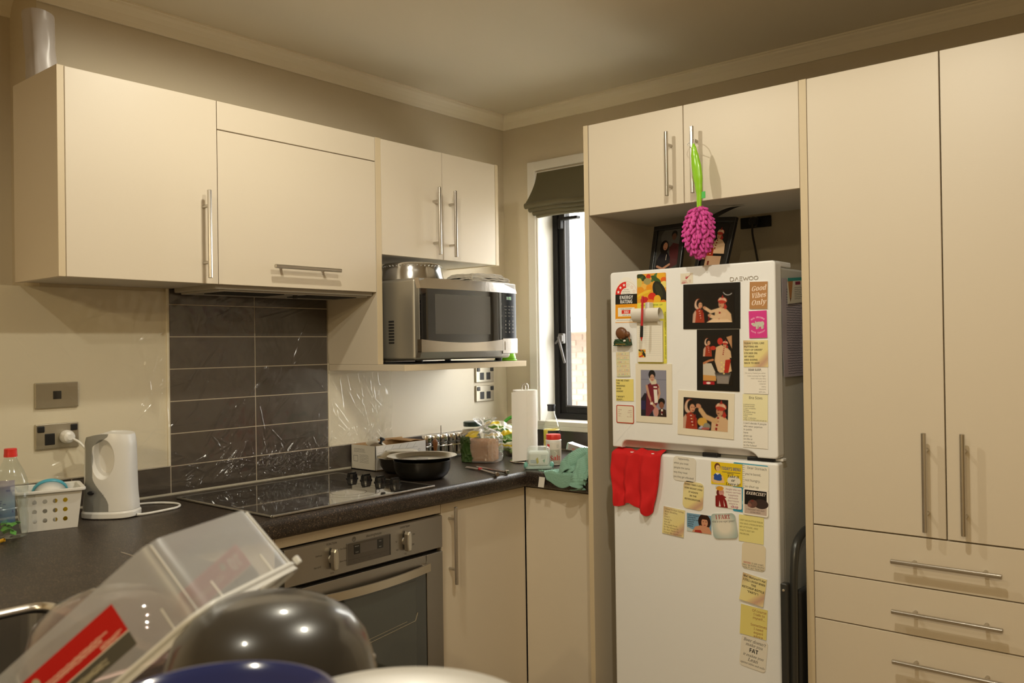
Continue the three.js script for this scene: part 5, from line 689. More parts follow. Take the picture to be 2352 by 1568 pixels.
{ // PET bottle
  const t = thing('bottle', 'clear plastic drink bottle with a red screw cap and faded blue label', 'bottle', [-2.158, CT, 0.262]);
  const o = [[0, 0.006], [0.012, 0.004], [0.026, 0], [0.033, 0.004], [0.0365, 0.016], [0.037, 0.05], [0.0345, 0.07], [0.0365, 0.09], [0.037, 0.125], [0.035, 0.14], [0.029, 0.158], [0.02, 0.176], [0.0145, 0.188], [0.0125, 0.194], [0.0125, 0.2]];
  part(t, 'body', at0(lathe(o, 48), -2.158, 0.262), M([0.92, 0.95, 0.94], 0.06, 0, { transmission: 0.97, thickness: 0, ior: 1.5 }));
  part(t, 'cap', at0(toCreasedNormals(lathe([[0, 0.214], [0.0125, 0.214], [0.0138, 0.2125], [0.0142, 0.201], [0.0146, 0.1995], [0.0146, 0.194], [0, 0.194]], 40), 0.6), -2.158, 0.262), mat.redCap);
  const lm = M([1, 1, 1], 0.4, 0, { transparent: true, opacity: 0.6 }); lm.map = canvasTex(256, 128, (x) => { fill(x, '#7d94bb'); const g = x.createLinearGradient(0, 0, 0, 128); g.addColorStop(0, '#8d86b0'); g.addColorStop(0.5, '#9fbdd6'); g.addColorStop(1, '#3f6a9c'); x.fillStyle = g; x.fillRect(0, 0, 256, 128); for (let i = 0; i < 14; i++) { x.fillStyle = 'rgba(60,72,140,0.45)'; x.fillRect(rnd() * 220, rnd() * 110, 10 + rnd() * 40, 2 + rnd() * 4); } });
  part(t, 'label', sheet((u, v) => { const a = 1.7 + u * 1.5; const r = 0.0378; return [-2.158 + r * Math.cos(a), CT + 0.042 + 0.1 * v, 0.262 + r * Math.sin(a)]; }, 24, 2), lm);
  part(t, 'contents', Array.from({ length: 9 }, () => slab((u, v) => { const p = [rr(0, 0), 0]; return [(u - 0.5) * 0.024 + p[0], 0.004 * Math.sin(u * 4), (v - 0.5) * 0.014]; }, 6, 4, [0, 0.001, 0]).rotateX(rr(-1, 1)).rotateY(rr(0, 6)).translate(-2.158 + rr(-0.014, 0.014), CT + rr(0.012, 0.036), 0.262 + rr(-0.014, 0.014))), M([0.13, 0.42, 0.06], 0.5));
}
single('peel', 'small bright yellow curl lying on the worktop in front of the bottle', 'scrap', tube([[-2.235, CT + 0.003, 0.305], [-2.215, CT + 0.004, 0.308], [-2.2, CT + 0.005, 0.312], [-2.193, CT + 0.008, 0.318]], 0.0045, 20, 10), M([0.62, 0.36, 0.02], 0.45));
{ // cardboard box with pot lid in it
  const x0 = -0.914, x1 = -0.66, z0 = 0.018, z1 = 0.154, H = 0.09, k = 0.003;
  const t = thing('cardboard_box', 'open white printed cardboard box with brown inside behind the pots', 'box', [-0.79, CT, 0.085]);
  const card = M([0.66, 0.64, 0.6], 0.75), brown = M([0.42, 0.26, 0.12], 0.85);
  const side = M([1, 1, 1], 0.7); side.map = canvasTex(200, 150, (x, w, h) => { fill(x, '#cfcabd'); strokes(x, 24, 24, 3, 9, 110, '#77756e', 2); strokes(x, 70, 60, 6, 9, 90, '#8b8880', 2); x.strokeStyle = '#555'; x.strokeRect(22, 66, 34, 34); for (let i = 0; i < 5; i++) x.fillRect(28, 71 + i * 6, 22, 2); });
  const front = M([1, 1, 1], 0.7); front.map = canvasTex(512, 180, (x, w, h) => { fill(x, '#d3d0cc'); x.strokeStyle = '#8e8c8a'; x.lineWidth = 2; x.beginPath(); x.moveTo(20, 52); x.lineTo(420, 40); x.stroke(); for (let i = 0; i < 5; i++) { x.beginPath(); x.moveTo(70 + i * 75, 46); x.lineTo(104 + i * 75, 8); x.stroke(); } for (let i = 0; i < 5; i++) { x.fillStyle = '#5a5a60'; x.fillRect(176 + i * 58, 68 + (i % 2) * 6, 14 + (i % 3) * 6, 4); x.strokeStyle = '#77767a'; x.strokeRect(196 + i * 58, 60, 18, 16); } });
  part(t, 'wall', [box(x0, x1, CT, CT + H, z0, z0 + k), box(x1 - k, x1, CT, CT + H, z0, z1), box(x0, x1, CT, CT + k, z0, z1), box(x0 + 0.0004, x0 + k, CT, CT + H - 0.002, z0, z1), box(x0, x1, CT, CT + H, z1 - k, z1 - 0.0004)], brown);
  part(t, 'printed_side', face(z1 - z0, H).rotateY(-Math.PI / 2).translate(x0, CT + H / 2, (z0 + z1) / 2), side);
  part(t, 'printed_front', face(x1 - x0, H).translate((x0 + x1) / 2, CT + H / 2, z1), front);
  part(t, 'flap', [slab((u, v) => [x1 - 0.12 + 0.115 * u, CT + H + 0.006 * v, z0 + 0.002 - 0.006 * v + 0.01 * u], 2, 2, [0, 0, -0.002]), slab((u, v) => [x1 - 0.002 - 0.055 * v, CT + H + 0.004 * Math.sin(v * 3), z0 + 0.01 + 0.1 * u], 2, 6, [0, -0.002, 0])], brown);
  const l = thing('pot_lid', 'shiny steel pot lid with a black knob standing in the cardboard box', 'lid', [-0.85, CT + 0.05, 0.1]);
  const tl = (g) => g.rotateX(0.35).rotateZ(-0.25).translate(-0.845, CT + 0.075, 0.092);
  part(l, 'dome', tl(lathe([[0, 0.022], [0.012, 0.0215], [0.03, 0.017], [0.044, 0.007], [0.049, 0.001], [0.051, 0], [0.05, -0.001], [0.043, 0.0055], [0.03, 0.0155], [0, 0.02]], 48)), mat.chrome);
  part(l, 'knob', tl(lathe([[0, 0.04], [0.009, 0.039], [0.011, 0.034], [0.005, 0.029], [0.005, 0.022], [0, 0.022]], 24)), mat.blackPlastic);
}
{ // two pots
  const dark = M([0.028, 0.026, 0.023], 0.34, 0.55), rimst = M([0.6, 0.57, 0.5], 0.18, 1);
  let t = thing('cooking_pot', 'black rounded cooking pot covered by a flat steel plate, nearest the hob', 'pot', [-0.925, CT, 0.405]);
  part(t, 'body', at0(lathe([[0, 0], [0.062, 0], [0.073, 0.003], [0.086, 0.014], [0.0945, 0.032], [0.0965, 0.06], [0.0985, 0.0615], [0.0955, 0.0625], [0.0935, 0.06], [0.0915, 0.034], [0.083, 0.017], [0.07, 0.006], [0, 0.004]], 72), -0.925, 0.405), dark);
  t = thing('steel_plate', 'round steel plate with turned-up rim lying as a lid on the black pot', 'plate', [-0.925, CT + 0.0625, 0.405]);
  part(t, 'dish', at0(lathe([[0, 0.0005], [0.084, 0.0005], [0.092, 0.002], [0.1, 0.011], [0.118, 0.0135], [0.1195, 0.0125], [0.1, 0.0095], [0.094, 0.0005], [0.09, -0.001], [0, -0.001]], 96), -0.925, 0.405, CT + 0.064), M([0.55, 0.52, 0.45], 0.2, 1));
  part(t, 'crest', at0(lathe([[0, 0.0008], [0.012, 0.0012], [0.014, 0.0008], [0.02, 0.0012], [0.022, 0.0006]], 40), -0.925, 0.405, CT + 0.064), mat.steelDark);
  t = thing('saucepan', 'smaller dark pan with a shiny steel lid behind the black pot', 'pan', [-0.868, CT, 0.238]);
  part(t, 'body', at0(lathe([[0, 0], [0.045, 0], [0.06, 0.006], [0.074, 0.026], [0.079, 0.052], [0.0825, 0.053], [0.083, 0.055], [0.077, 0.054], [0.07, 0.028], [0, 0.004]], 56), -0.868, 0.238), M([0.1, 0.09, 0.08], 0.3, 0.8));
  part(t, 'lid', at0(lathe([[0.086, 0.055], [0.085, 0.059], [0.072, 0.064], [0.06, 0.075], [0.045, 0.079], [0, 0.08], [0, 0.078], [0.045, 0.076], [0.08, 0.055], [0.086, 0.055]], 56), -0.868, 0.238), rimst);
}
{ // spice rack
  const ax = [-0.565, 0.06], bx = [-0.405, 0.085], P = (k, o = 0) => [ax[0] + (bx[0] - ax[0]) * k - 0.15 * o, 0, ax[1] + (bx[1] - ax[1]) * k + o];
  const t = thing('spice_rack', 'chrome wire rack holding the row of spice jars against the wall', 'rack', [-0.48, CT, 0.075]);
  const r = (y, o) => rod([ax[0] - 0.03, y, P(0, o)[2] - 0.004], [bx[0] + 0.03, y, P(1, o)[2] + 0.005], 0.0022, 8);
  part(t, 'rail', [r(CT + 0.004, 0.025), r(CT + 0.004, -0.024), r(CT + 0.05, 0.026), r(CT + 0.05, -0.026), rod([ax[0] - 0.03, CT, P(0, 0.025)[2] - 0.004], [ax[0] - 0.03, CT + 0.05, P(0, 0.026)[2] - 0.004], 0.002, 8), rod([bx[0] + 0.03, CT, P(1, 0.025)[2] + 0.005], [bx[0] + 0.03, CT + 0.05, P(1, 0.026)[2] + 0.005], 0.002, 8)], mat.chrome);
  part(t, 'post', rod([-0.47, CT, 0.045], [-0.47, CT + 0.125, 0.045], 0.002, 8), mat.chrome);
  const fills = [[0.45, 0.05, 0.04], [0.75, 0.36, 0.02], [0.42, 0.36, 0.14], [0.36, 0.27, 0.2], [0.3, 0.24, 0.12]];
  ['red', 'orange', 'olive', 'pale brown', 'greenish brown'].forEach((c, i) => {
    const [x, , z] = P(i / 4), j = thing('spice_jar', `${['leftmost', 'second', 'middle', 'fourth', 'rightmost'][i]} steel-capped spice jar in the wire rack, filled with ${c} spice`, 'jar', [x, CT + 0.006, z], 'spice jars in the wire rack', 0, true);
    part(j, 'glass', toCreasedNormals(lathe([[0, 0], [0.0175, 0], [0.0185, 0.002], [0.0185, 0.056], [0.016, 0.06], [0.0158, 0.06], [0.0178, 0.055], [0.0178, 0.003], [0, 0.002]], 32), 0.7), M([0.95, 0.96, 0.95], 0.04, 0, { transmission: 0.95, thickness: 0, ior: 1.45 }));
    part(j, 'spice', lathe([[0, 0.003], [0.0168, 0.003], [0.0168, 0.042], [0, 0.044]], 24), M(fills[i], 0.9));
    part(j, 'sleeve', toCreasedNormals(lathe([[0.019, 0.012], [0.0192, 0.012], [0.0192, 0.05], [0.019, 0.05]], 32), 0.7), M([0.6, 0.58, 0.54], 0.2, 1));
    part(j, 'cap', toCreasedNormals(lathe([[0.0188, 0.058], [0.0195, 0.06], [0.0195, 0.086], [0.0185, 0.088], [0, 0.0885]], 32), 0.6), mat.chrome);
  });
}
single('wooden_handle', 'brown turned wooden utensil handle sticking up between pot and spice jars', 'utensil', lathe([[0, 0.086], [0.006, 0.085], [0.0095, 0.08], [0.0102, 0.073], [0.009, 0.062], [0.006, 0.045], [0.0052, 0.03], [0.0085, 0.01], [0.009, 0], [0, 0]], 32).translate(-0.6, CT, 0.142), M([0.22, 0.085, 0.03], 0.35));
{ // glass jar
  const t = thing('jar', 'glass jar of pale grains with a dark green lid behind the bread', 'jar', [-0.365, CT, 0.125]);
  part(t, 'glass', at0(lathe([[0, 0], [0.04, 0], [0.046, 0.006], [0.047, 0.09], [0.043, 0.105], [0.036, 0.113], [0.036, 0.122]], 48), -0.365, 0.125), M([0.95, 0.96, 0.94], 0.05, 0, { transmission: 0.95, thickness: 0, ior: 1.45 }));
  part(t, 'grains', at0(lathe([[0, 0.002], [0.044, 0.003], [0.045, 0.088], [0.041, 0.103], [0, 0.105]], 32), -0.365, 0.125), M([0.62, 0.52, 0.4], 0.95, 0, { bumpMap: towelBump, bumpScale: 0.002 }));
  part(t, 'lid', at0(toCreasedNormals(lathe([[0.037, 0.118], [0.0385, 0.118], [0.039, 0.134], [0.037, 0.137], [0, 0.137]], 40), 0.6), -0.365, 0.125), M([0.02, 0.045, 0.035], 0.35));
}
{ // bread in its bag
  const cx = -0.49, cz = 0.288, a0 = 1.15, ca = Math.cos(a0), sa = Math.sin(a0), W = (l, y, d) => [cx + l * ca - d * sa, CT + y, cz + l * sa + d * ca];
  const t = thing('bread_bag', 'sliced brown loaf in a clear plastic bag with green print, knotted on top', 'bread', [cx, CT, cz]);
  const crust = M([0.30, 0.135, 0.04], 0.85, 0, { bumpMap: towelBump, bumpScale: 0.003 }), crumb = M([0.40, 0.21, 0.09], 0.95, 0, { bumpMap: towelBump, bumpScale: 0.003 });
  for (let i = 0; i < 7; i++) { // slices
    const l0 = -0.05 + i * 0.0147, s = new THREE.Shape(); const w = 0.046 + 0.001 * n3(i, 1, 1), h = 0.088 + 0.002 * n3(i, 3, 2);
    s.moveTo(-w + 0.006, 0.004); s.lineTo(w - 0.006, 0.004); s.quadraticCurveTo(w, 0.004, w, 0.01); s.lineTo(w, h * 0.62); s.quadraticCurveTo(w + 0.006, h * 0.85, w - 0.012, h * 0.94); s.quadraticCurveTo(0, h * 1.04, -w + 0.012, h * 0.94); s.quadraticCurveTo(-w - 0.006, h * 0.85, -w, h * 0.62); s.lineTo(-w, 0.01); s.quadraticCurveTo(-w, 0.004, -w + 0.006, 0.004);
    const g = new THREE.ExtrudeGeometry(s, { depth: 0.0137, bevelEnabled: true, bevelSize: 0.0005, bevelThickness: 0.0005, bevelSegments: 1, curveSegments: 6 }); uvb(g); g.rotateY(Math.PI / 2).translate(l0, 0, 0).rotateY(-a0).translate(cx, CT, cz);
    part(t, 'slice', g, i % 6 === 0 ? crumb : crust);
  }
  const bag = (u, v) => { // closed bag: bottom to knot, then a flared top
    const a = u * 6.2832; let k, y; if (v < 0.08) { k = v / 0.08; y = 0.001; } else if (v < 0.62) { k = 1; y = 0.001 + 0.094 * (v - 0.08) / 0.54; } else if (v < 0.88) { const q = (v - 0.62) / 0.26; k = 1 - 0.88 * q * q * (3 - 2 * q) ; y = 0.095 + 0.042 * q; } else { const q = (v - 0.88) / 0.12; k = 0.12 + 0.5 * q; y = 0.137 + 0.03 * q; }
    const c = Math.cos(a), s = Math.sin(a), e = v < 0.62 ? 0.45 : 0.45 + 0.5 * Math.min(1, (v - 0.62) / 0.2);
    let l = 0.068 * k * Math.sign(c) * Math.abs(c) ** e, d = 0.058 * k * Math.sign(s) * Math.abs(s) ** e;
    const rg = (q) => 1 - Math.abs(q), wr = (0.0025 * n3(c * 2, y * 16, s * 2) + 0.0045 * rg(n3(c * 3 + y * 12, y * 14, s * 3)) ** 6 * (v > 0.5 ? 1.5 : 1) + 0.0016 * n3(c * 7, y * 34, s * 7) * (v > 0.55 ? 2.2 : 0.6)) * Math.min(1, v * 8); l += wr * c; d += wr * s; y += v > 0.6 ? 0.004 * n3(c * 4, s * 4, v * 6) : 0;
    if (v > 0.62) { const q = (v - 0.62) / 0.38; l += 0.012 * q; }
    return W(l * 1.06, Math.max(0.0006, y), d * 1.05);
  };
  const loc = (c) => [(c.x - cx) * ca + (c.z - cz) * sa, c.y - CT, -(c.x - cx) * sa + (c.z - cz) * ca];
  const [gp, rest] = split(sheet(bag, 130, 80, true), (c) => { const [l, y] = loc(c); return l < -0.022 - 0.12 * Math.max(0, y - 0.03) + 0.003 * Math.sin(y * 90) && y > 0.003 && y < 0.1; });
  const [yp, clear] = split(rest, (c) => { const [l, y, d] = loc(c); return y > 0.098 && y < 0.118 && l < 0.0 && l > -0.05 && d > 0; });
  const gm = M([0.035, 0.075, 0.015], 0.3, 0, { clearcoat: 0.6, clearcoatRoughness: 0.2 });
  part(t, 'green_print', gp, gm, 'dark green printed part of the bag'); part(t, 'yellow_print', yp, M([0.62, 0.45, 0.03], 0.3, 0, { clearcoat: 0.6 })); part(t, 'bag', clear, mat.clearBag);
  numberParts(t);
  // striped bag behind
  const bm = M([1, 1, 1], 0.28, 0, { clearcoat: 0.5, clearcoatRoughness: 0.2 }); bm.map = canvasTex(256, 256, (x) => { fill(x, '#e9e9c8'); for (let i = -3; i < 9; i++) { poly(x, ['#3f6a12', '#e3c61c', '#5d8a1e'][(i + 9) % 3], [[0, i * 34], [256, i * 34 - 90 + 20 * Math.sin(i)], [256, i * 34 - 66], [0, i * 34 + 22]]); } fill(x, '#b9d98c', 0, 226, 256, 30); poly(x, '#f6f6ee', [[110, 0], [220, 0], [230, 40], [190, 60]]); });
  const sb = single('food_bag', 'green and yellow striped plastic food bag crumpled behind the loaf', 'bag', slab((u, v) => { const pil = Math.sin(Math.PI * u) ** 0.6 * Math.sin(Math.PI * Math.min(1, v * 1.05)) ** 0.5, l = -0.062 + 0.13 * u, y = 0.022 + 0.115 * v - 0.03 * u * u; const q = 0.77; return [-0.345 + l * 0.64 - 0.03 * pil + 0.005 * n3(u * 4, v * 4, 2), CT + y + 0.012 + 0.006 * n3(u * 5, v * 3, 7), 0.25 + l * q + 0.035 * pil + 0.005 * n3(u * 6, v * 6, 5)]; }, 40, 40, [0.012, 0, -0.012]), bm);
  single('green_lid', 'curved bright green plastic lid edge showing behind the paper towel', 'lid', tube([[-0.24, CT + 0.0, 0.17], [-0.24, CT + 0.1, 0.17], [-0.228, CT + 0.128, 0.182], [-0.21, CT + 0.145, 0.198], [-0.185, CT + 0.15, 0.222], [-0.16, CT + 0.14, 0.245], [-0.145, CT + 0.11, 0.258], [-0.14, CT + 0.0, 0.262]], 0.007, 50, 12), M([0.07, 0.36, 0.03], 0.4));
  const tt = thing('tin', 'small round steel tin with lid next to the paper towel', 'tin', [-0.262, CT, 0.27]);
  part(tt, 'body', at0(toCreasedNormals(lathe([[0, 0], [0.036, 0], [0.038, 0.003], [0.038, 0.024], [0, 0.024]], 40), 0.6), -0.268, 0.27), mat.steel); part(tt, 'lid', at0(toCreasedNormals(lathe([[0.0385, 0.02], [0.0395, 0.021], [0.0395, 0.032], [0.036, 0.038], [0, 0.04]], 40), 0.6), -0.268, 0.27), mat.chrome);
}
{ // tongs
  const t = thing('tongs', 'pair of steel tongs with round-ended legs lying on the worktop', 'tongs', [-0.71, CT, 0.5]);
  const st = M([0.42, 0.38, 0.35], 0.25, 1);
  part(t, 'arm', rod([-0.655, CT + 0.006, 0.41], [-0.695, CT + 0.005, 0.585], 0.0042), st); part(t, 'arm', rod([-0.69, CT + 0.006, 0.45], [-0.752, CT + 0.005, 0.59], 0.0046), st);
  part(t, 'end_knob', [rod([-0.694, CT + 0.007, 0.582], [-0.6965, CT + 0.007, 0.592], 0.0075, 20)], st); part(t, 'end_knob', [rod([-0.75, CT + 0.007, 0.586], [-0.7545, CT + 0.007, 0.596], 0.0078, 20)], st);
  part(t, 'head', [slab((u, v) => [-0.672 - 0.02 * v + 0.014 * (u - 0.5) * (1 - 0.5 * v), CT + 0.004 + 0.005 * Math.sin(u * 3.14), 0.378 + 0.085 * v + 0.01 * (u - 0.5)], 8, 10, [0, -0.0018, 0])], st);
  part(t, 'grip_pad', rod([-0.692, CT + 0.0075, 0.455], [-0.699, CT + 0.0075, 0.471], 0.0055, 14), M([0.6, 0.03, 0.03], 0.4));
  numberParts(t);
}
{ // paper towel
  const x = -0.4, z = 0.432, t = thing('paper_towel', 'tall white paper towel roll on a chrome stand by the window', 'paper towel', [x, CT, z]);
  const pt = M([0.86, 0.83, 0.77], 0.95, 0, { bumpMap: dataTex(128, (u, v) => { const a = Math.hypot((u * 3) % 1 - 0.5, (v * 3) % 1 - 0.5), k = 128 + 90 * Math.sin(a * 60); return [k, k, k]; }, false, 1 / 0.14), bumpScale: 0.0004 });
  const towel = sheet((u, v) => { const a = u * 6.2832, r = 0.047 + 0.0012 * n3(Math.cos(a) * 2, v * 2, Math.sin(a)); return [x + r * Math.cos(a), CT + 0.012 + 0.262 * v, z + r * Math.sin(a)]; }, 72, 10, true); const p = towel.attributes.uv; for (let i = 0; i < p.count; i++) p.setXY(i, p.getX(i) * 0.295, p.getY(i) * 0.26);
  part(t, 'roll', towel, pt);
  part(t, 'roll_end', [new THREE.RingGeometry(0.019, 0.0468, 48).rotateX(-Math.PI / 2).translate(x, CT + 0.274, z), lathe([[0.019, 0.012], [0.019, 0.274]], 32).translate(x, CT, z)], M([0.8, 0.76, 0.68], 0.9));
  part(t, 'loose_sheet', slab((u, v) => { const s = u; const k = 0.004 - 0.056 * s; return [x - 0.0375 + 0.64 * k - 0.003 * Math.sin(s * 3), CT + 0.011 + 0.261 * v - 0.004 * s, z + 0.0315 + 0.77 * k + 0.003 * Math.sin(s * 3)]; }, 8, 4, [0.0005, 0, 0.0005]), M([0.88, 0.85, 0.8], 0.95));
  part(t, 'stand', [lathe([[0, 0], [0.062, 0], [0.064, 0.003], [0.06, 0.006], [0, 0.007]], 56).translate(x, CT, z), rod([x, CT, z], [x, CT + 0.29, z], 0.0035, 10), tube([[x - 0.003, CT + 0.265, z - 0.011], [x - 0.003, CT + 0.288, z - 0.012], [x - 0.001, CT + 0.297, z - 0.006], [x + 0.001, CT + 0.299, z + 0.003], [x + 0.003, CT + 0.294, z + 0.011], [x + 0.004, CT + 0.265, z + 0.012]], 0.0024, 40, 8)], mat.chrome);
}
{ // oil bottle
  const x = -0.245, z = 0.44, t = thing('oil_bottle', 'glass bottle of olive oil with a black cap and black label below the window', 'bottle', [x, CT, z]);
  const g = M([0.97, 0.98, 0.95], 0.03, 0, { transmission: 0.97, thickness: 0, ior: 1.45 });
  part(t, 'glass', at0(lathe([[0, 0], [0.03, 0], [0.034, 0.004], [0.034, 0.108], [0.031, 0.125], [0.022, 0.152], [0.0145, 0.172], [0.0125, 0.182], [0.0125, 0.192]], 48), x, z), g);
  part(t, 'oil', at0(lathe([[0, 0.002], [0.0325, 0.004], [0.0325, 0.106], [0.031, 0.1125], [0, 0.1125]], 40), x, z), M([0.70, 0.56, 0.05], 0.15, 0, { transmission: 0.25, thickness: 0 }));
  part(t, 'cap', at0(toCreasedNormals(lathe([[0.0145, 0.183], [0.015, 0.185], [0.015, 0.203], [0.0165, 0.204], [0.0165, 0.21], [0, 0.211]], 32), 0.6), x, z), mat.blackPlastic);
  const lm = M([1, 1, 1], 0.4); lm.map = canvasTex(256, 256, (c) => { fill(c, '#100f0c'); fill(c, '#d8302a', 84, 60, 62, 62); txt(c, 'pams', 115, 98, 26, '#f4e9e0', 'sans-serif', 'center', 'bold'); blob(c, '#7fae2a', 205, 92, 16, 26, 0.3); txt(c, 'OLIVE OIL', 128, 168, 34, '#d9cfa6', 'serif', 'center'); strokes(c, 60, 200, 3, 16, 130, '#8a8468', 3); });
  const [lab] = split(sheet((u, v) => { const a = 0.2 + u * 2.75, r = 0.0346; return [x + r * Math.cos(a), CT + 0.008 + 0.1 * v, z + r * Math.sin(a)]; }, 60, 40, false), () => true);
  for (let i = 0, q = lab.attributes.uv; i < q.count; i++) q.setX(i, 1 - q.getX(i));
  part(t, 'label', lab, lm);
}
{ // salt
  const x = -0.414, z = 0.577, t = thing('salt_shaker', 'white plastic salt container with a red screw lid in front of the oil bottle', 'shaker', [x, CT, z]);
  part(t, 'body', at0(lathe([[0, 0], [0.0265, 0], [0.0285, 0.003], [0.0285, 0.088], [0.0295, 0.09], [0.0295, 0.093], [0.0265, 0.095], [0, 0.095]], 48), x, z), M([0.8, 0.76, 0.71], 0.4));
  part(t, 'lid', at0(toCreasedNormals(lathe([[0.0265, 0.093], [0.0275, 0.095], [0.0275, 0.111], [0.0262, 0.1135], [0, 0.114]], 44), 0.6), x, z), mat.redCap);
  const lm = M([1, 1, 1], 0.45); lm.map = canvasTex(256, 256, (c) => { fill(c, '#ded5c8'); fill(c, '#d8302a', 16, 22, 44, 50); txt(c, 'pams', 38, 54, 17, '#f2e6de', 'sans-serif', 'center', 'bold'); strokes(c, 150, 30, 3, 14, 44, '#8b857c', 3); fill(c, '#b9b4a2', 62, 84, 136, 172); txt(c, 'Salt', 132, 182, 74, '#cf2f2a', 'serif', 'center', 'bold'); arm(c, '#e9e4d8', [[120, 100], [150, 120], [140, 160]], 4); strokes(c, 80, 236, 1, 1, 100, '#6c675e', 3); });
  part(t, 'label', sheet((u, v) => { const a = 3.62 - u * 2.6, r = 0.0289; return [x + r * Math.cos(a), CT + 0.005 + 0.08 * v, z + r * Math.sin(a)]; }, 40, 2), lm);
}
{ // wipes tub
  const a0 = 0.86, cx = -0.515, cz = 0.585, t = new THREE.Group(); t.name = numbered('plastic_tub'); scene.add(t); org.set(t, [0, 0, 0]); t.position.set(cx, CT, cz); t.rotation.y = -a0; tag(t, 'see-through plastic tub with faint printing and mint green corner clips', 'tub');
  const w = 0.043, d = 0.032, h = 0.078;
  part(t, 'body', sheet((u, v) => { const a = u * 6.2832, c = Math.cos(a), s = Math.sin(a), e = 0.3; let k = v < 0.12 ? v / 0.12 : v > 0.9 ? (1 - v) / 0.1 : 1, y = v < 0.12 ? 0.001 : v > 0.9 ? h : 0.001 + (h - 0.001) * (v - 0.12) / 0.78; const rnd2 = v > 0.8 && v <= 0.9 ? 1 - 0.25 * ((v - 0.8) / 0.1) ** 2 : v > 0.9 ? 0.75 : 1, tp = 1.04 - 0.1 * y / h; return [w * k * tp * rnd2 ** 0.5 * Math.sign(c) * Math.abs(c) ** e, y, d * k * tp * rnd2 ** 0.5 * Math.sign(s) * Math.abs(s) ** e]; }, 88, 40, true), M([0.92, 0.96, 0.94], 0.2, 0, { transmission: 0.82, thickness: 0, ior: 1.5 }));
  part(t, 'rim', new THREE.ExtrudeGeometry(roundRect(2 * w + 0.008, 2 * d + 0.008, 0.012), { depth: 0.006, bevelEnabled: true, bevelSize: 0.0015, bevelThickness: 0.0015, bevelSegments: 2 }).rotateX(-Math.PI / 2).translate(0, 0.002, 0), M([0.6, 0.78, 0.72], 0.3, 0, { transmission: 0.4, thickness: 0 }));
  const lm = M([1, 1, 1], 0.4); lm.map = canvasTex(256, 180, (x) => { x.clearRect(0, 0, 256, 180); strokes(x, 30, 110, 3, 12, 90, 'rgba(90,150,190,0.75)', 4); poly(x, 'rgba(190,180,90,0.7)', [[92, 96], [116, 78], [126, 130], [104, 150]]); poly(x, 'rgba(120,180,150,0.5)', [[170, 110], [200, 96], [190, 140]]); strokes(x, 150, 60, 3, 14, 70, 'rgba(120,170,160,0.5)', 3); }); lm.transparent = true;
  part(t, 'print', face(2 * w - 0.006, h - 0.016).rotateX(-0.04).translate(0, h / 2, d + 0.0022), lm);
  const mint = M([0.2, 0.5, 0.43], 0.4);
  for (const s of [-1, 1]) part(t, 'clip', new THREE.SphereGeometry(1, 16, 10).scale(0.008, 0.013, 0.012).translate(s * (w + 0.004), 0.013, d * 0.6), mint);
  part(t, 'contents', rbox(-w + 0.006, w - 0.006, 0.01, 0.062, -d + 0.006, d - 0.006, 0.01, 3), M([0.78, 0.78, 0.72], 0.9));
  numberParts(t);
}
{ // dark tray and a sharpener at the window
  single('tray', 'black baking tray lying on the worktop under the window', 'tray', [slab((u, v) => { const ex = Math.max(0, Math.abs(2 * u - 1) - 0.92) / 0.08, ez = Math.max(0, Math.abs(2 * v - 1) - 0.94) / 0.06, e = Math.max(ex, ez); return [-0.405 + 0.25 * u, CT + 0.003 + 0.018 * Math.min(1, e), 0.625 + 0.235 * v]; }, 50, 50, [0, -0.0015, 0])], mat.blackMatt);
  const t = thing('foil_box', 'long narrow silver box with red print resting tilted on the tray', 'box', [-0.33, CT + 0.04, 0.68]);
  const q = (g) => g.rotateX(0.24).rotateY(0.12).translate(-0.345, CT + 0.047, 0.692);
  part(t, 'carton', q(rbox(-0.02, 0.02, -0.012, 0.012, -0.085, 0.11, 0.003)), M([0.5, 0.48, 0.46], 0.3, 0.8));
  const pm = M([1, 1, 1], 0.35, 0.2); pm.map = canvasTex(256, 48, (x) => { fill(x, '#9f9990'); fill(x, '#c9bfb0', 130, 0, 126, 48); strokes(x, 20, 30, 2, 8, 50, '#b8433a', 4); strokes(x, 150, 20, 2, 12, 60, '#8a8378', 3); });
  part(t, 'print', q(face(0.18, 0.02).rotateY(-Math.PI / 2).translate(-0.0205, 0, 0.012)), pm);
  part(t, 'end_cap', q(rbox(-0.021, 0.021, -0.013, 0.013, -0.089, -0.083, 0.002)), M([0.35, 0.5, 0.42], 0.4));
}
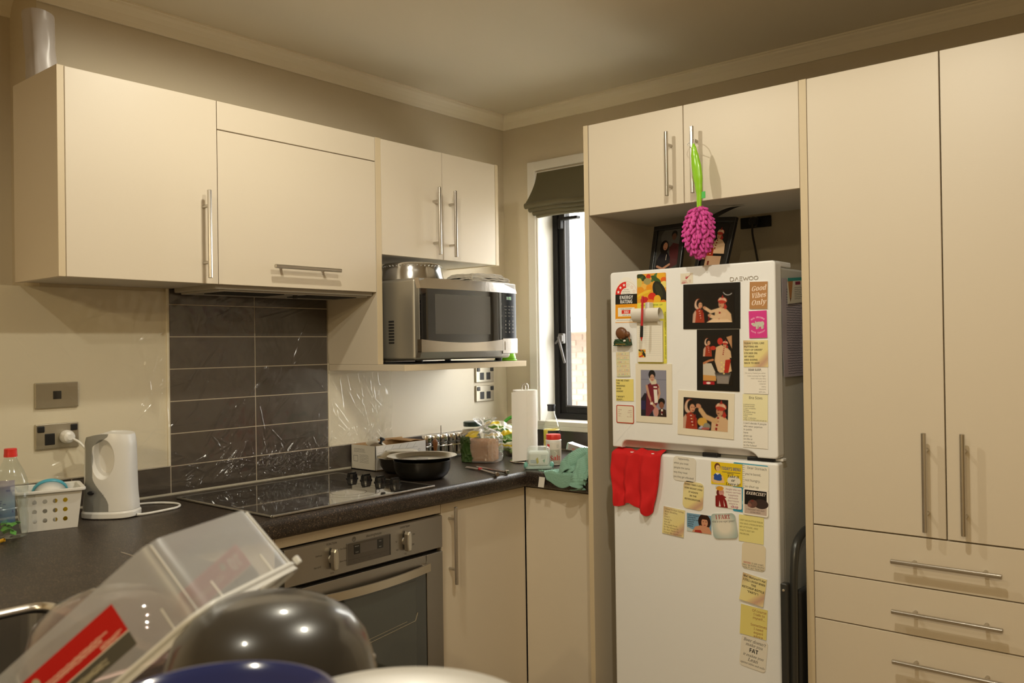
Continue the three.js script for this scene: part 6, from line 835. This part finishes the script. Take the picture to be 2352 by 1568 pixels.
{ // mint dishcloth over the front edge
  const mint = M([0.22, 0.40, 0.31], 0.95, 0, { sheen: 0.4, sheenColor: [0.6, 0.9, 0.8], bumpMap: towelBump, bumpScale: 0.0015 });
  const rib = (q) => 0.0013 * Math.sin(q * 780);
  const flap = slab((u, v) => { const z = 0.652 + 0.21 * u, k = Math.min(1, Math.max(0, (u - 0.1) / 0.12)), len = 0.082 + 0.042 * k - 0.012 * Math.sin(u * 9), d = v * len, e = 0.088; const z2 = z + (1 - u) * (1 - v) * 0.085;
    return d < e ? [-0.522 - d, CT + 0.0045 + 0.004 * (1 + n3(u * 5, v * 3, 2)) + rib(z2), z2] : [-0.6125 - 0.004 * Math.sin((d - e) * 40), CT + 0.002 - (d - e) * 0.95 + 0.003, z2]; }, 200, 40, [0.001, -0.0025, 0]);
  const band = (pts, w, h) => { const c = new THREE.CatmullRomCurve3(pts.map(([x, y, z]) => V(x, CT + y, z))), L = c.getLength(); return slab((u, v) => { const p = c.getPointAt(u), tg = c.getTangentAt(u), side = new THREE.Vector3().crossVectors(tg, V(0, 1, 0)).normalize(), up = new THREE.Vector3().crossVectors(side, tg).normalize(); const q = 2 * v - 1, hh = h * Math.sqrt(Math.max(0, 1 - q * q)) + rib(u * L) + 0.003 * n3(u * 5, v * 4, L * 9); p.addScaledVector(side, q * w * (0.5 + 0.08 * n3(u * 4, 3, L))).addScaledVector(up, hh - h * 0.5); return [Math.min(p.x, 0), p.y, Math.min(p.z, 0.871)]; }, 130, 22, [0.0008, -0.0022, 0]); };
  single('dish_towel', 'crumpled mint green ribbed towel hanging over the worktop corner beside the fridge panel', 'towel', [flap,
    band([[-0.43, 0.035, 0.85], [-0.455, 0.06, 0.8], [-0.5, 0.068, 0.765], [-0.545, 0.05, 0.752], [-0.575, 0.022, 0.76], [-0.59, 0.012, 0.78]], 0.058, 0.026),
    band([[-0.45, 0.05, 0.862], [-0.505, 0.062, 0.825], [-0.55, 0.045, 0.815], [-0.59, 0.018, 0.828], [-0.618, -0.012, 0.838], [-0.62, -0.04, 0.84]], 0.06, 0.022),
    band([[-0.47, 0.06, 0.868], [-0.53, 0.05, 0.86], [-0.58, 0.025, 0.866], [-0.616, -0.01, 0.87]], 0.045, 0.02),
    band([[-0.5, 0.012, 0.7], [-0.53, 0.022, 0.735], [-0.56, 0.02, 0.78], [-0.585, 0.012, 0.81]], 0.06, 0.018)], mint);
  single('care_label', 'small white fabric tag hanging from the mint towel', 'label', slab((u, v) => [-0.6165 - 0.001 * u, CT - 0.012 - 0.036 * v, 0.667 + 0.026 * u - 0.006 * v], 3, 4, [0.0006, 0, 0]), M([0.8, 0.78, 0.72], 0.8));
}
{ // roll of white bags on the left cabinet
  single('bag_roll', 'tall roll of white plastic sheet standing on the left end of the wall cabinets', 'roll', slab((u, v) => { const a = u * 6.2832, r = 0.041 * (1 + 0.06 * n3(Math.cos(a), Math.sin(a), v * 2)) * (1 - 0.10 * Math.sin(v * 2.6 + 0.4) * (Math.cos(a + 2.2) > 0 ? 1 : 0.2)); return [-2.006 + 0.95 * r * Math.cos(a) - 0.01 * v, 2.0768 + 0.176 * v + 0.008 * v * Math.cos(a - 2.2), 0.085 + r * Math.sin(a)]; }, 60, 24, [0, 0, -0.0006]), M([0.66, 0.61, 0.58], 0.32, 0, { transmission: 0.3, thickness: 0 }));
}
// ---------- dish rack in the foreground ----------
{
  // clear storage bin lying upturned against the sink, with its red label
  const B0 = V(-2.479, 1.132, 1.561), A = V(0.880, -0.0175, -0.4683).normalize(), Bv = V(-0.3725, -0.6363, -0.6751).normalize();
  const Cv = new THREE.Vector3().crossVectors(A, Bv).normalize(); if (Cv.y > 0) Cv.negate(); const Bq = new THREE.Vector3().crossVectors(Cv, A).normalize(); if (Bq.dot(Bv) < 0) Bq.negate();
  const a = 0.228, b = 0.31, c = 0.098;
  const t = new THREE.Group(); t.name = numbered('storage_bin'); scene.add(t); org.set(t, [0, 0, 0]); tag(t, 'clear frosted plastic storage bin upturned on the dish rack, red label on its side', 'storage bin');
  // local frame: x along a, z along b, -y along c (the open rim)
  const X = A, Y = Cv.clone().negate(), Z = new THREE.Vector3().crossVectors(X, Y), sg = Z.dot(Bq) > 0 ? 1 : -1;
  t.position.copy(B0); t.quaternion.setFromRotationMatrix(new THREE.Matrix4().makeBasis(X, Y, Z));
  const fr = M([0.93, 0.95, 0.97], 0.36, 0, { transmission: 0.80, thickness: 0, ior: 1.5 }), rimM = M([0.9, 0.9, 0.88], 0.3, 0, { transmission: 0.3, thickness: 0, ior: 1.5 });
  const loop = (u, r, grow) => { // rounded rectangle a x b, corner radius r, grown outwards
    const w = a + 2 * grow, d = b + 2 * grow, rad = r + grow, L = [w - 2 * rad, d - 2 * rad], q = Math.PI * rad / 2, P = 2 * (L[0] + L[1]) + 4 * q; let s = u * P; const o = [-grow, -grow];
    const seg = [[rad, 0, 1, 0, L[0]], [w - rad, rad, -Math.PI / 2], [w, rad, 0, 1, L[1]], [w - rad, d - rad, 0], [w - rad, d, -1, 0, L[0]], [rad, d - rad, Math.PI / 2], [0, d - rad, 0, -1, L[1]], [rad, rad, Math.PI]];
    for (const e of seg) { const len = e.length === 5 ? e[4] : q; if (s <= len + 1e-9) { if (e.length === 5) return [o[0] + e[0] + e[2] * s, o[1] + e[1] + e[3] * s]; const an = e[2] + s / rad; return [o[0] + e[0] + rad * Math.cos(an), o[1] + e[1] + rad * Math.sin(an)]; } s -= len; } return [o[0] + rad, o[1]]; };
  const wallF = (u, v) => { const g = 0.0 + 0.005 * v, [x, z] = loop(u, 0.024, g); const y = -c * v; return [x, y, sg * z]; };
  part(t, 'wall', sheet(wallF, 140, 10), fr);
  part(t, 'bottom', sheet((u, v) => { const [x, z] = loop(u, 0.024, 0); const s = 1 - v; return [a / 2 + (x - a / 2) * s, 0.002 * Math.min(1, v * 20), sg * (b / 2 + (z - b / 2) * s)]; }, 140, 4), fr);
  const lip = []; for (let i = 0; i < 140; i++) { const [x, z] = loop(i / 140, 0.024, 0.009); lip.push(V(x, -c - 0.004, sg * z)); }
  part(t, 'rim', [tube(lip, 0.004, 200, 8, true), sheet((u, v) => { const [x, z] = loop(u, 0.024, 0.005 + 0.008 * v); return [x, -c - 0.002 + (v > 0.5 ? -(v - 0.5) * 0.024 : 0), sg * z]; }, 140, 6)], rimM);
  part(t, 'corner_edge', tube([[0.0066, -0.003, sg * 0.0066], [0.0056, -c * 0.5, sg * 0.0056], [0.0046, -c, sg * 0.0046]], 0.0011, 8, 8), rimM);
  part(t, 'corner_edge', tube([[a - 0.004, -0.003, sg * 0.006], [a - 0.002, -c * 0.5, sg * 0.004], [a + 0.001, -c, sg * 0.002]], 0.0026, 8, 8), rimM);
  for (const r of [rod([0.045, -0.075, -sg * 0.0042], [0.045, -c, -sg * 0.005], 0.0012, 8), rod([0.17, -0.07, -sg * 0.0042], [0.17, -c, -sg * 0.005], 0.0012, 8), rod([-0.004, -0.07, sg * 0.035], [-0.005, -c, sg * 0.035], 0.0012, 8)]) part(t, 'stiffening_rib', r, rimM);
  part(t, 'latch', rbox(a + 0.006, a + 0.014, -c - 0.008, -c + 0.004, -sg * 0.006 - 0.004, -sg * 0.006 + 0.004, 0.002), rimM);
  const lm = M([1, 1, 1], 0.4); lm.map = canvasTex(512, 150, (x, w, h) => { fill(x, '#c40d0d'); fill(x, '#55534c', 0, 100, w, 50); fill(x, '#d8d0c4', 0, 97, w, 5); txt(x, '10', 70, 50, 76, '#e9dccf', 'sans-serif', 'center', 'bold'); blob(x, '#b9b49a', 150, 34, 17, 17); strokes(x, 175, 56, 3, 7, 320, '#dfa494', 6); strokes(x, 400, 82, 3, 5, 90, '#dfa494', 5); strokes(x, 210, 122, 3, 6, 250, '#a9a28c', 5); });
  // label on the wall x = 0, running along z; drawn so that it reads from outside
  const lg = (flip) => sheet((u, v) => { const z = 0.085 + 0.2 * u, y = -0.026 - 0.056 * v; return [-0.0017 - 0.0025 * v, y, sg * z]; }, 6, 2);
  const L1 = lg(); for (let i = 0, q = L1.attributes.uv; i < q.count; i++) { q.setXY(i, 1 - q.getX(i), 1 - q.getY(i)); }
  part(t, 'label', L1, lm, 'red printed label');
  const L2 = sheet((u, v) => [a + 0.0025 + 0.0028 * v, -0.026 - 0.056 * v, sg * (0.05 + 0.13 * u)], 4, 2); for (let i = 0, q = L2.attributes.uv; i < q.count; i++) q.setY(i, 1 - q.getY(i));
  part(t, 'label', L2, lm, 'second red label on the far side');
  numberParts(t);
}
{
  const t = single('wok', 'upturned dark grey rounded bowl or wok draining on the dish rack', 'wok', lathe([[0, 0.086], [0.03, 0.085], [0.06, 0.078], [0.088, 0.063], [0.107, 0.04], [0.1165, 0.015], [0.1195, 0], [0.1215, -0.0015], [0.1175, -0.001], [0.114, 0.014], [0.105, 0.038], [0.086, 0.06], [0.058, 0.075], [0, 0.082]], 96).rotateZ(-0.05).translate(-2.387, 0.981, 1.664), M([0.035, 0.032, 0.028], 0.3, 0, { clearcoat: 0.6, clearcoatRoughness: 0.1 }));
  single('blue_bowl', 'glossy dark blue bowl in front of the grey wok', 'bowl', lathe([[0, -0.05], [0.05, -0.05], [0.075, -0.035], [0.095, -0.008], [0.103, 0], [0.105, 0.001], [0.104, 0.003], [0.1, 0.002], [0.091, -0.007], [0.072, -0.032], [0.048, -0.046], [0, -0.046]], 96).translate(-2.568, 1.043, 1.848), M([0.014, 0.026, 0.13], 0.16, 0, { clearcoat: 1, clearcoatRoughness: 0.05 }));
  single('white_plate', 'glossy white plate lowest in the foreground, right of the blue bowl', 'plate', lathe([[0, -0.012], [0.085, -0.012], [0.105, -0.006], [0.134, 0.0], [0.137, 0.0015], [0.135, 0.003], [0.118, 0.0005], [0.104, -0.003], [0.084, -0.008], [0, -0.008]], 96).translate(-2.422, 0.998, 1.917), M([0.56, 0.545, 0.51], 0.3, 0, { clearcoat: 1, clearcoatRoughness: 0.04 }));
  const r = thing('dish_rack', 'chrome wire dish rack under the draining crockery', 'rack', [-2.4, CT, 1.75]);
  for (let i = 0; i < 8; i++) part(r, 'wire', rod([-2.66 + i * 0.05, CT + 0.012, 1.62], [-2.66 + i * 0.05, CT + 0.012, 2.04], 0.0022, 8), mat.chrome);
  part(r, 'frame', [tube([[-2.67, CT + 0.02, 1.63], [-2.48, CT + 0.02, 1.61], [-2.3, CT + 0.02, 1.63], [-2.29, CT + 0.02, 1.83], [-2.3, CT + 0.02, 2.03], [-2.48, CT + 0.02, 2.05], [-2.67, CT + 0.02, 2.03], [-2.68, CT + 0.02, 1.83]], 0.004, 120, 8, true), ...[[-2.65, 1.64], [-2.32, 1.64], [-2.32, 2.02], [-2.65, 2.02]].map(([x, z]) => rod([x, CT, z], [x, CT + 0.02, z], 0.004, 8))], mat.chrome);
  part(r, 'prong', [rod([-2.31, 0.93, 1.64], [-2.278, 0.975, 1.715], 0.0028, 10), new THREE.SphereGeometry(0.0042, 14, 10).translate(-2.278, 0.975, 1.715)], M([0.5, 0.47, 0.42], 0.4));
  const gl = thing('glass_bowl', 'upturned clear glass bowl behind the storage bin at the sink', 'bowl', [-2.47, 0.93, 1.36]);
  part(gl, 'glass', lathe([[0, 0.1], [0.04, 0.098], [0.075, 0.085], [0.1, 0.06], [0.112, 0.025], [0.116, 0], [0.113, 0], [0.109, 0.025], [0.097, 0.058], [0.072, 0.082], [0, 0.096]], 72).translate(-2.425, 0.93, 1.36), M([0.80, 0.72, 0.70], 0.06, 0, { transmission: 0.9, thickness: 0, ior: 1.5 }));
  part(gl, 'rim', new THREE.TorusGeometry(0.1145, 0.003, 10, 72).rotateX(Math.PI / 2).translate(-2.425, 0.932, 1.36), M([0.9, 0.88, 0.85], 0.05, 0, { transmission: 0.7, thickness: 0, ior: 1.5 }));
}
// ---------- outside the window ----------
{
  const ground = struct('ground', box(-40, 40, -1.3, -1.2, -30, 40), M([0.55, 0.53, 0.47], 0.95));
  struct('pavement', box(9.5, 11, -1.2, -1.12, -30, 20), M([0.5, 0.48, 0.45], 0.9));
  const house = thing('house', 'pale house across the street with a white balcony rail above a brick lower wall', 'house', [18.5, -1.2, -9]);
  const wht = M([0.85, 0.84, 0.8], 0.8), brk = [0, 1, 2].map((k) => M([0.22 + 0.03 * k, 0.16 + 0.02 * k, 0.13 + 0.015 * k], 0.9));
  part(house, 'upper_wall', box(18, 22, 2.2, 8, -18, -1), wht);
  part(house, 'balcony_floor', box(16.6, 18, 1.75, 2.1, -18, -1), wht);
  part(house, 'rail', [box(16.6, 16.7, 3.0, 3.08, -18, -1), ...Array.from({ length: 16 }, (_, i) => box(16.62, 16.68, 2.1, 3.0, -17.5 + i, -17.42 + i))], M([0.72, 0.66, 0.5], 0.7));
  const w = part(house, 'lower_wall', box(18, 22, -1.2, 1.75, -18, -1), M([0.3, 0.25, 0.2], 0.9));
  const L = [[], [], []]; for (let j = 0; j < 16; j++) for (let i = 0; i < 34; i++) L[(i * 7 + j * 5) % 3].push(box(17.97, 18.01, -1.18 + j * 0.18, -1.03 + j * 0.18, -17.9 + i * 0.49 + (j % 2) * 0.24, -17.45 + i * 0.49 + (j % 2) * 0.24));
  L.forEach((l, k) => { part(w, 'brickwork', l, brk[k]).userData.kind = 'stuff'; });
  part(house, 'window', [box(17.95, 18.02, 3.0, 4.4, -11, -9.2), box(17.95, 18.02, 3.0, 4.4, -7, -5.2)], M([0.3, 0.33, 0.35], 0.1));
  numberParts(house);
  const car = thing('car', 'grey parked car across the street seen through the window', 'car', [12.5, -1.2, -4.4]);
  const body = prism([[-2.1, 0.25], [2.1, 0.25], [2.15, 0.75], [1.25, 0.9], [0.65, 1.4], [-1.0, 1.42], [-1.75, 0.95], [-2.15, 0.85]], 1.6, 0.08).rotateY(Math.PI / 2).translate(11.7, -1.2, -4.4);
  part(car, 'body', body, M([0.24, 0.26, 0.29], 0.3, 0.4));
  part(car, 'side_window', prism([[-0.95, 0.95], [1.05, 0.95], [0.6, 1.32], [-0.9, 1.34]], 1.64, 0.0).rotateY(Math.PI / 2).translate(11.68, -1.2, -4.4), M([0.1, 0.16, 0.13], 0.1));
  for (const z of [-5.75, -3.1]) part(car, 'wheel', [new THREE.CylinderGeometry(0.32, 0.32, 1.66, 28).rotateZ(Math.PI / 2).translate(12.5, -0.88, z)], mat.rubber);
  numberParts(car);
  const sh = thing('shrub', 'small yellow green shrub on the verge outside the window', 'shrub', [4.3, -1.2, -1.15]);
  const lf = [0, 1].map((k) => M([0.42 + 0.1 * k, 0.45, 0.05], 0.7, 0, { transmission: 0.4, thickness: 0 }));
  part(sh, 'stem', [rod([4.3, -1.2, -1.15], [4.3, 0.3, -1.15], 0.03), rod([4.3, -0.3, -1.15], [4.5, 0.35, -0.95], 0.015), rod([4.3, -0.2, -1.15], [4.15, 0.4, -1.35], 0.015)], M([0.15, 0.1, 0.06], 0.9));
  for (let k = 0; k < 2; k++) { const g = []; for (let i = 0; i < 260; i++) { const th = rr(0, 6.28), r = 0.36 * Math.sqrt(rnd()); g.push(new THREE.CircleGeometry(0.045, 6).scale(1, 0.5, 1).rotateX(rr(0, 3)).rotateY(rr(0, 6)).translate(4.3 + r * Math.cos(th), 0.12 + rr(-0.35, 0.35) , -1.15 + r * Math.sin(th))); } part(sh, 'foliage', g, lf[k]).userData.kind = 'stuff'; }
  numberParts(sh);
}
// ---------- blind ----------
{
  const t = thing('roman_blind', 'olive green roman blind gathered in folds at the top of the window', 'blind', [-0.03, 1.9, 0.5]);
  const m = M([0.135, 0.115, 0.06], 0.9, 0, { bumpMap: weave, bumpScale: 0.0004, transmission: 0.12, thickness: 0 });
  const z0 = (v) => 0.2 - 0.028 * v ** 1.6;
  part(t, 'fabric', uvb(slab((u, v) => { const y = 2.106 - 0.148 * v; return [-0.012 - 0.058 * v ** 1.5 + 0.004 * Math.sin(u * 7) * v, y, z0(v) + (0.81 - 0.2 + 0.1 * v ** 1.6) * u]; }, 24, 20, [0.003, 0, 0])), m);
  const folds = [[1.957, 0.178, -0.07, 0.025], [1.94, 0.192, -0.058, 0.021], [1.925, 0.206, -0.047, 0.02], [1.913, 0.22, -0.038, 0.016]];
  for (const [y, zl, x, h] of folds) part(t, 'fold', uvb(slab((u, v) => { const a = -1.2 + v * 3.2; return [x + 0.004 - 0.012 * Math.cos(a), y - h * 0.5 * Math.sin(a) + 0.003 * Math.sin(u * 9), zl + (0.84 - zl) * u]; }, 24, 10, [0.0022, 0, 0])), m);
  part(t, 'head_rail', rbox(-0.01, 0.015, 2.095, 2.111, 0.202, 0.8, 0.002), mat.paint);
  numberParts(t);
}
// objects are shown and shaded both ways; every mesh casts and receives shadows
scene.traverse((o) => { if (o.isMesh) o.castShadow = o.receiveShadow = true; });
renderer.render(scene, camera);
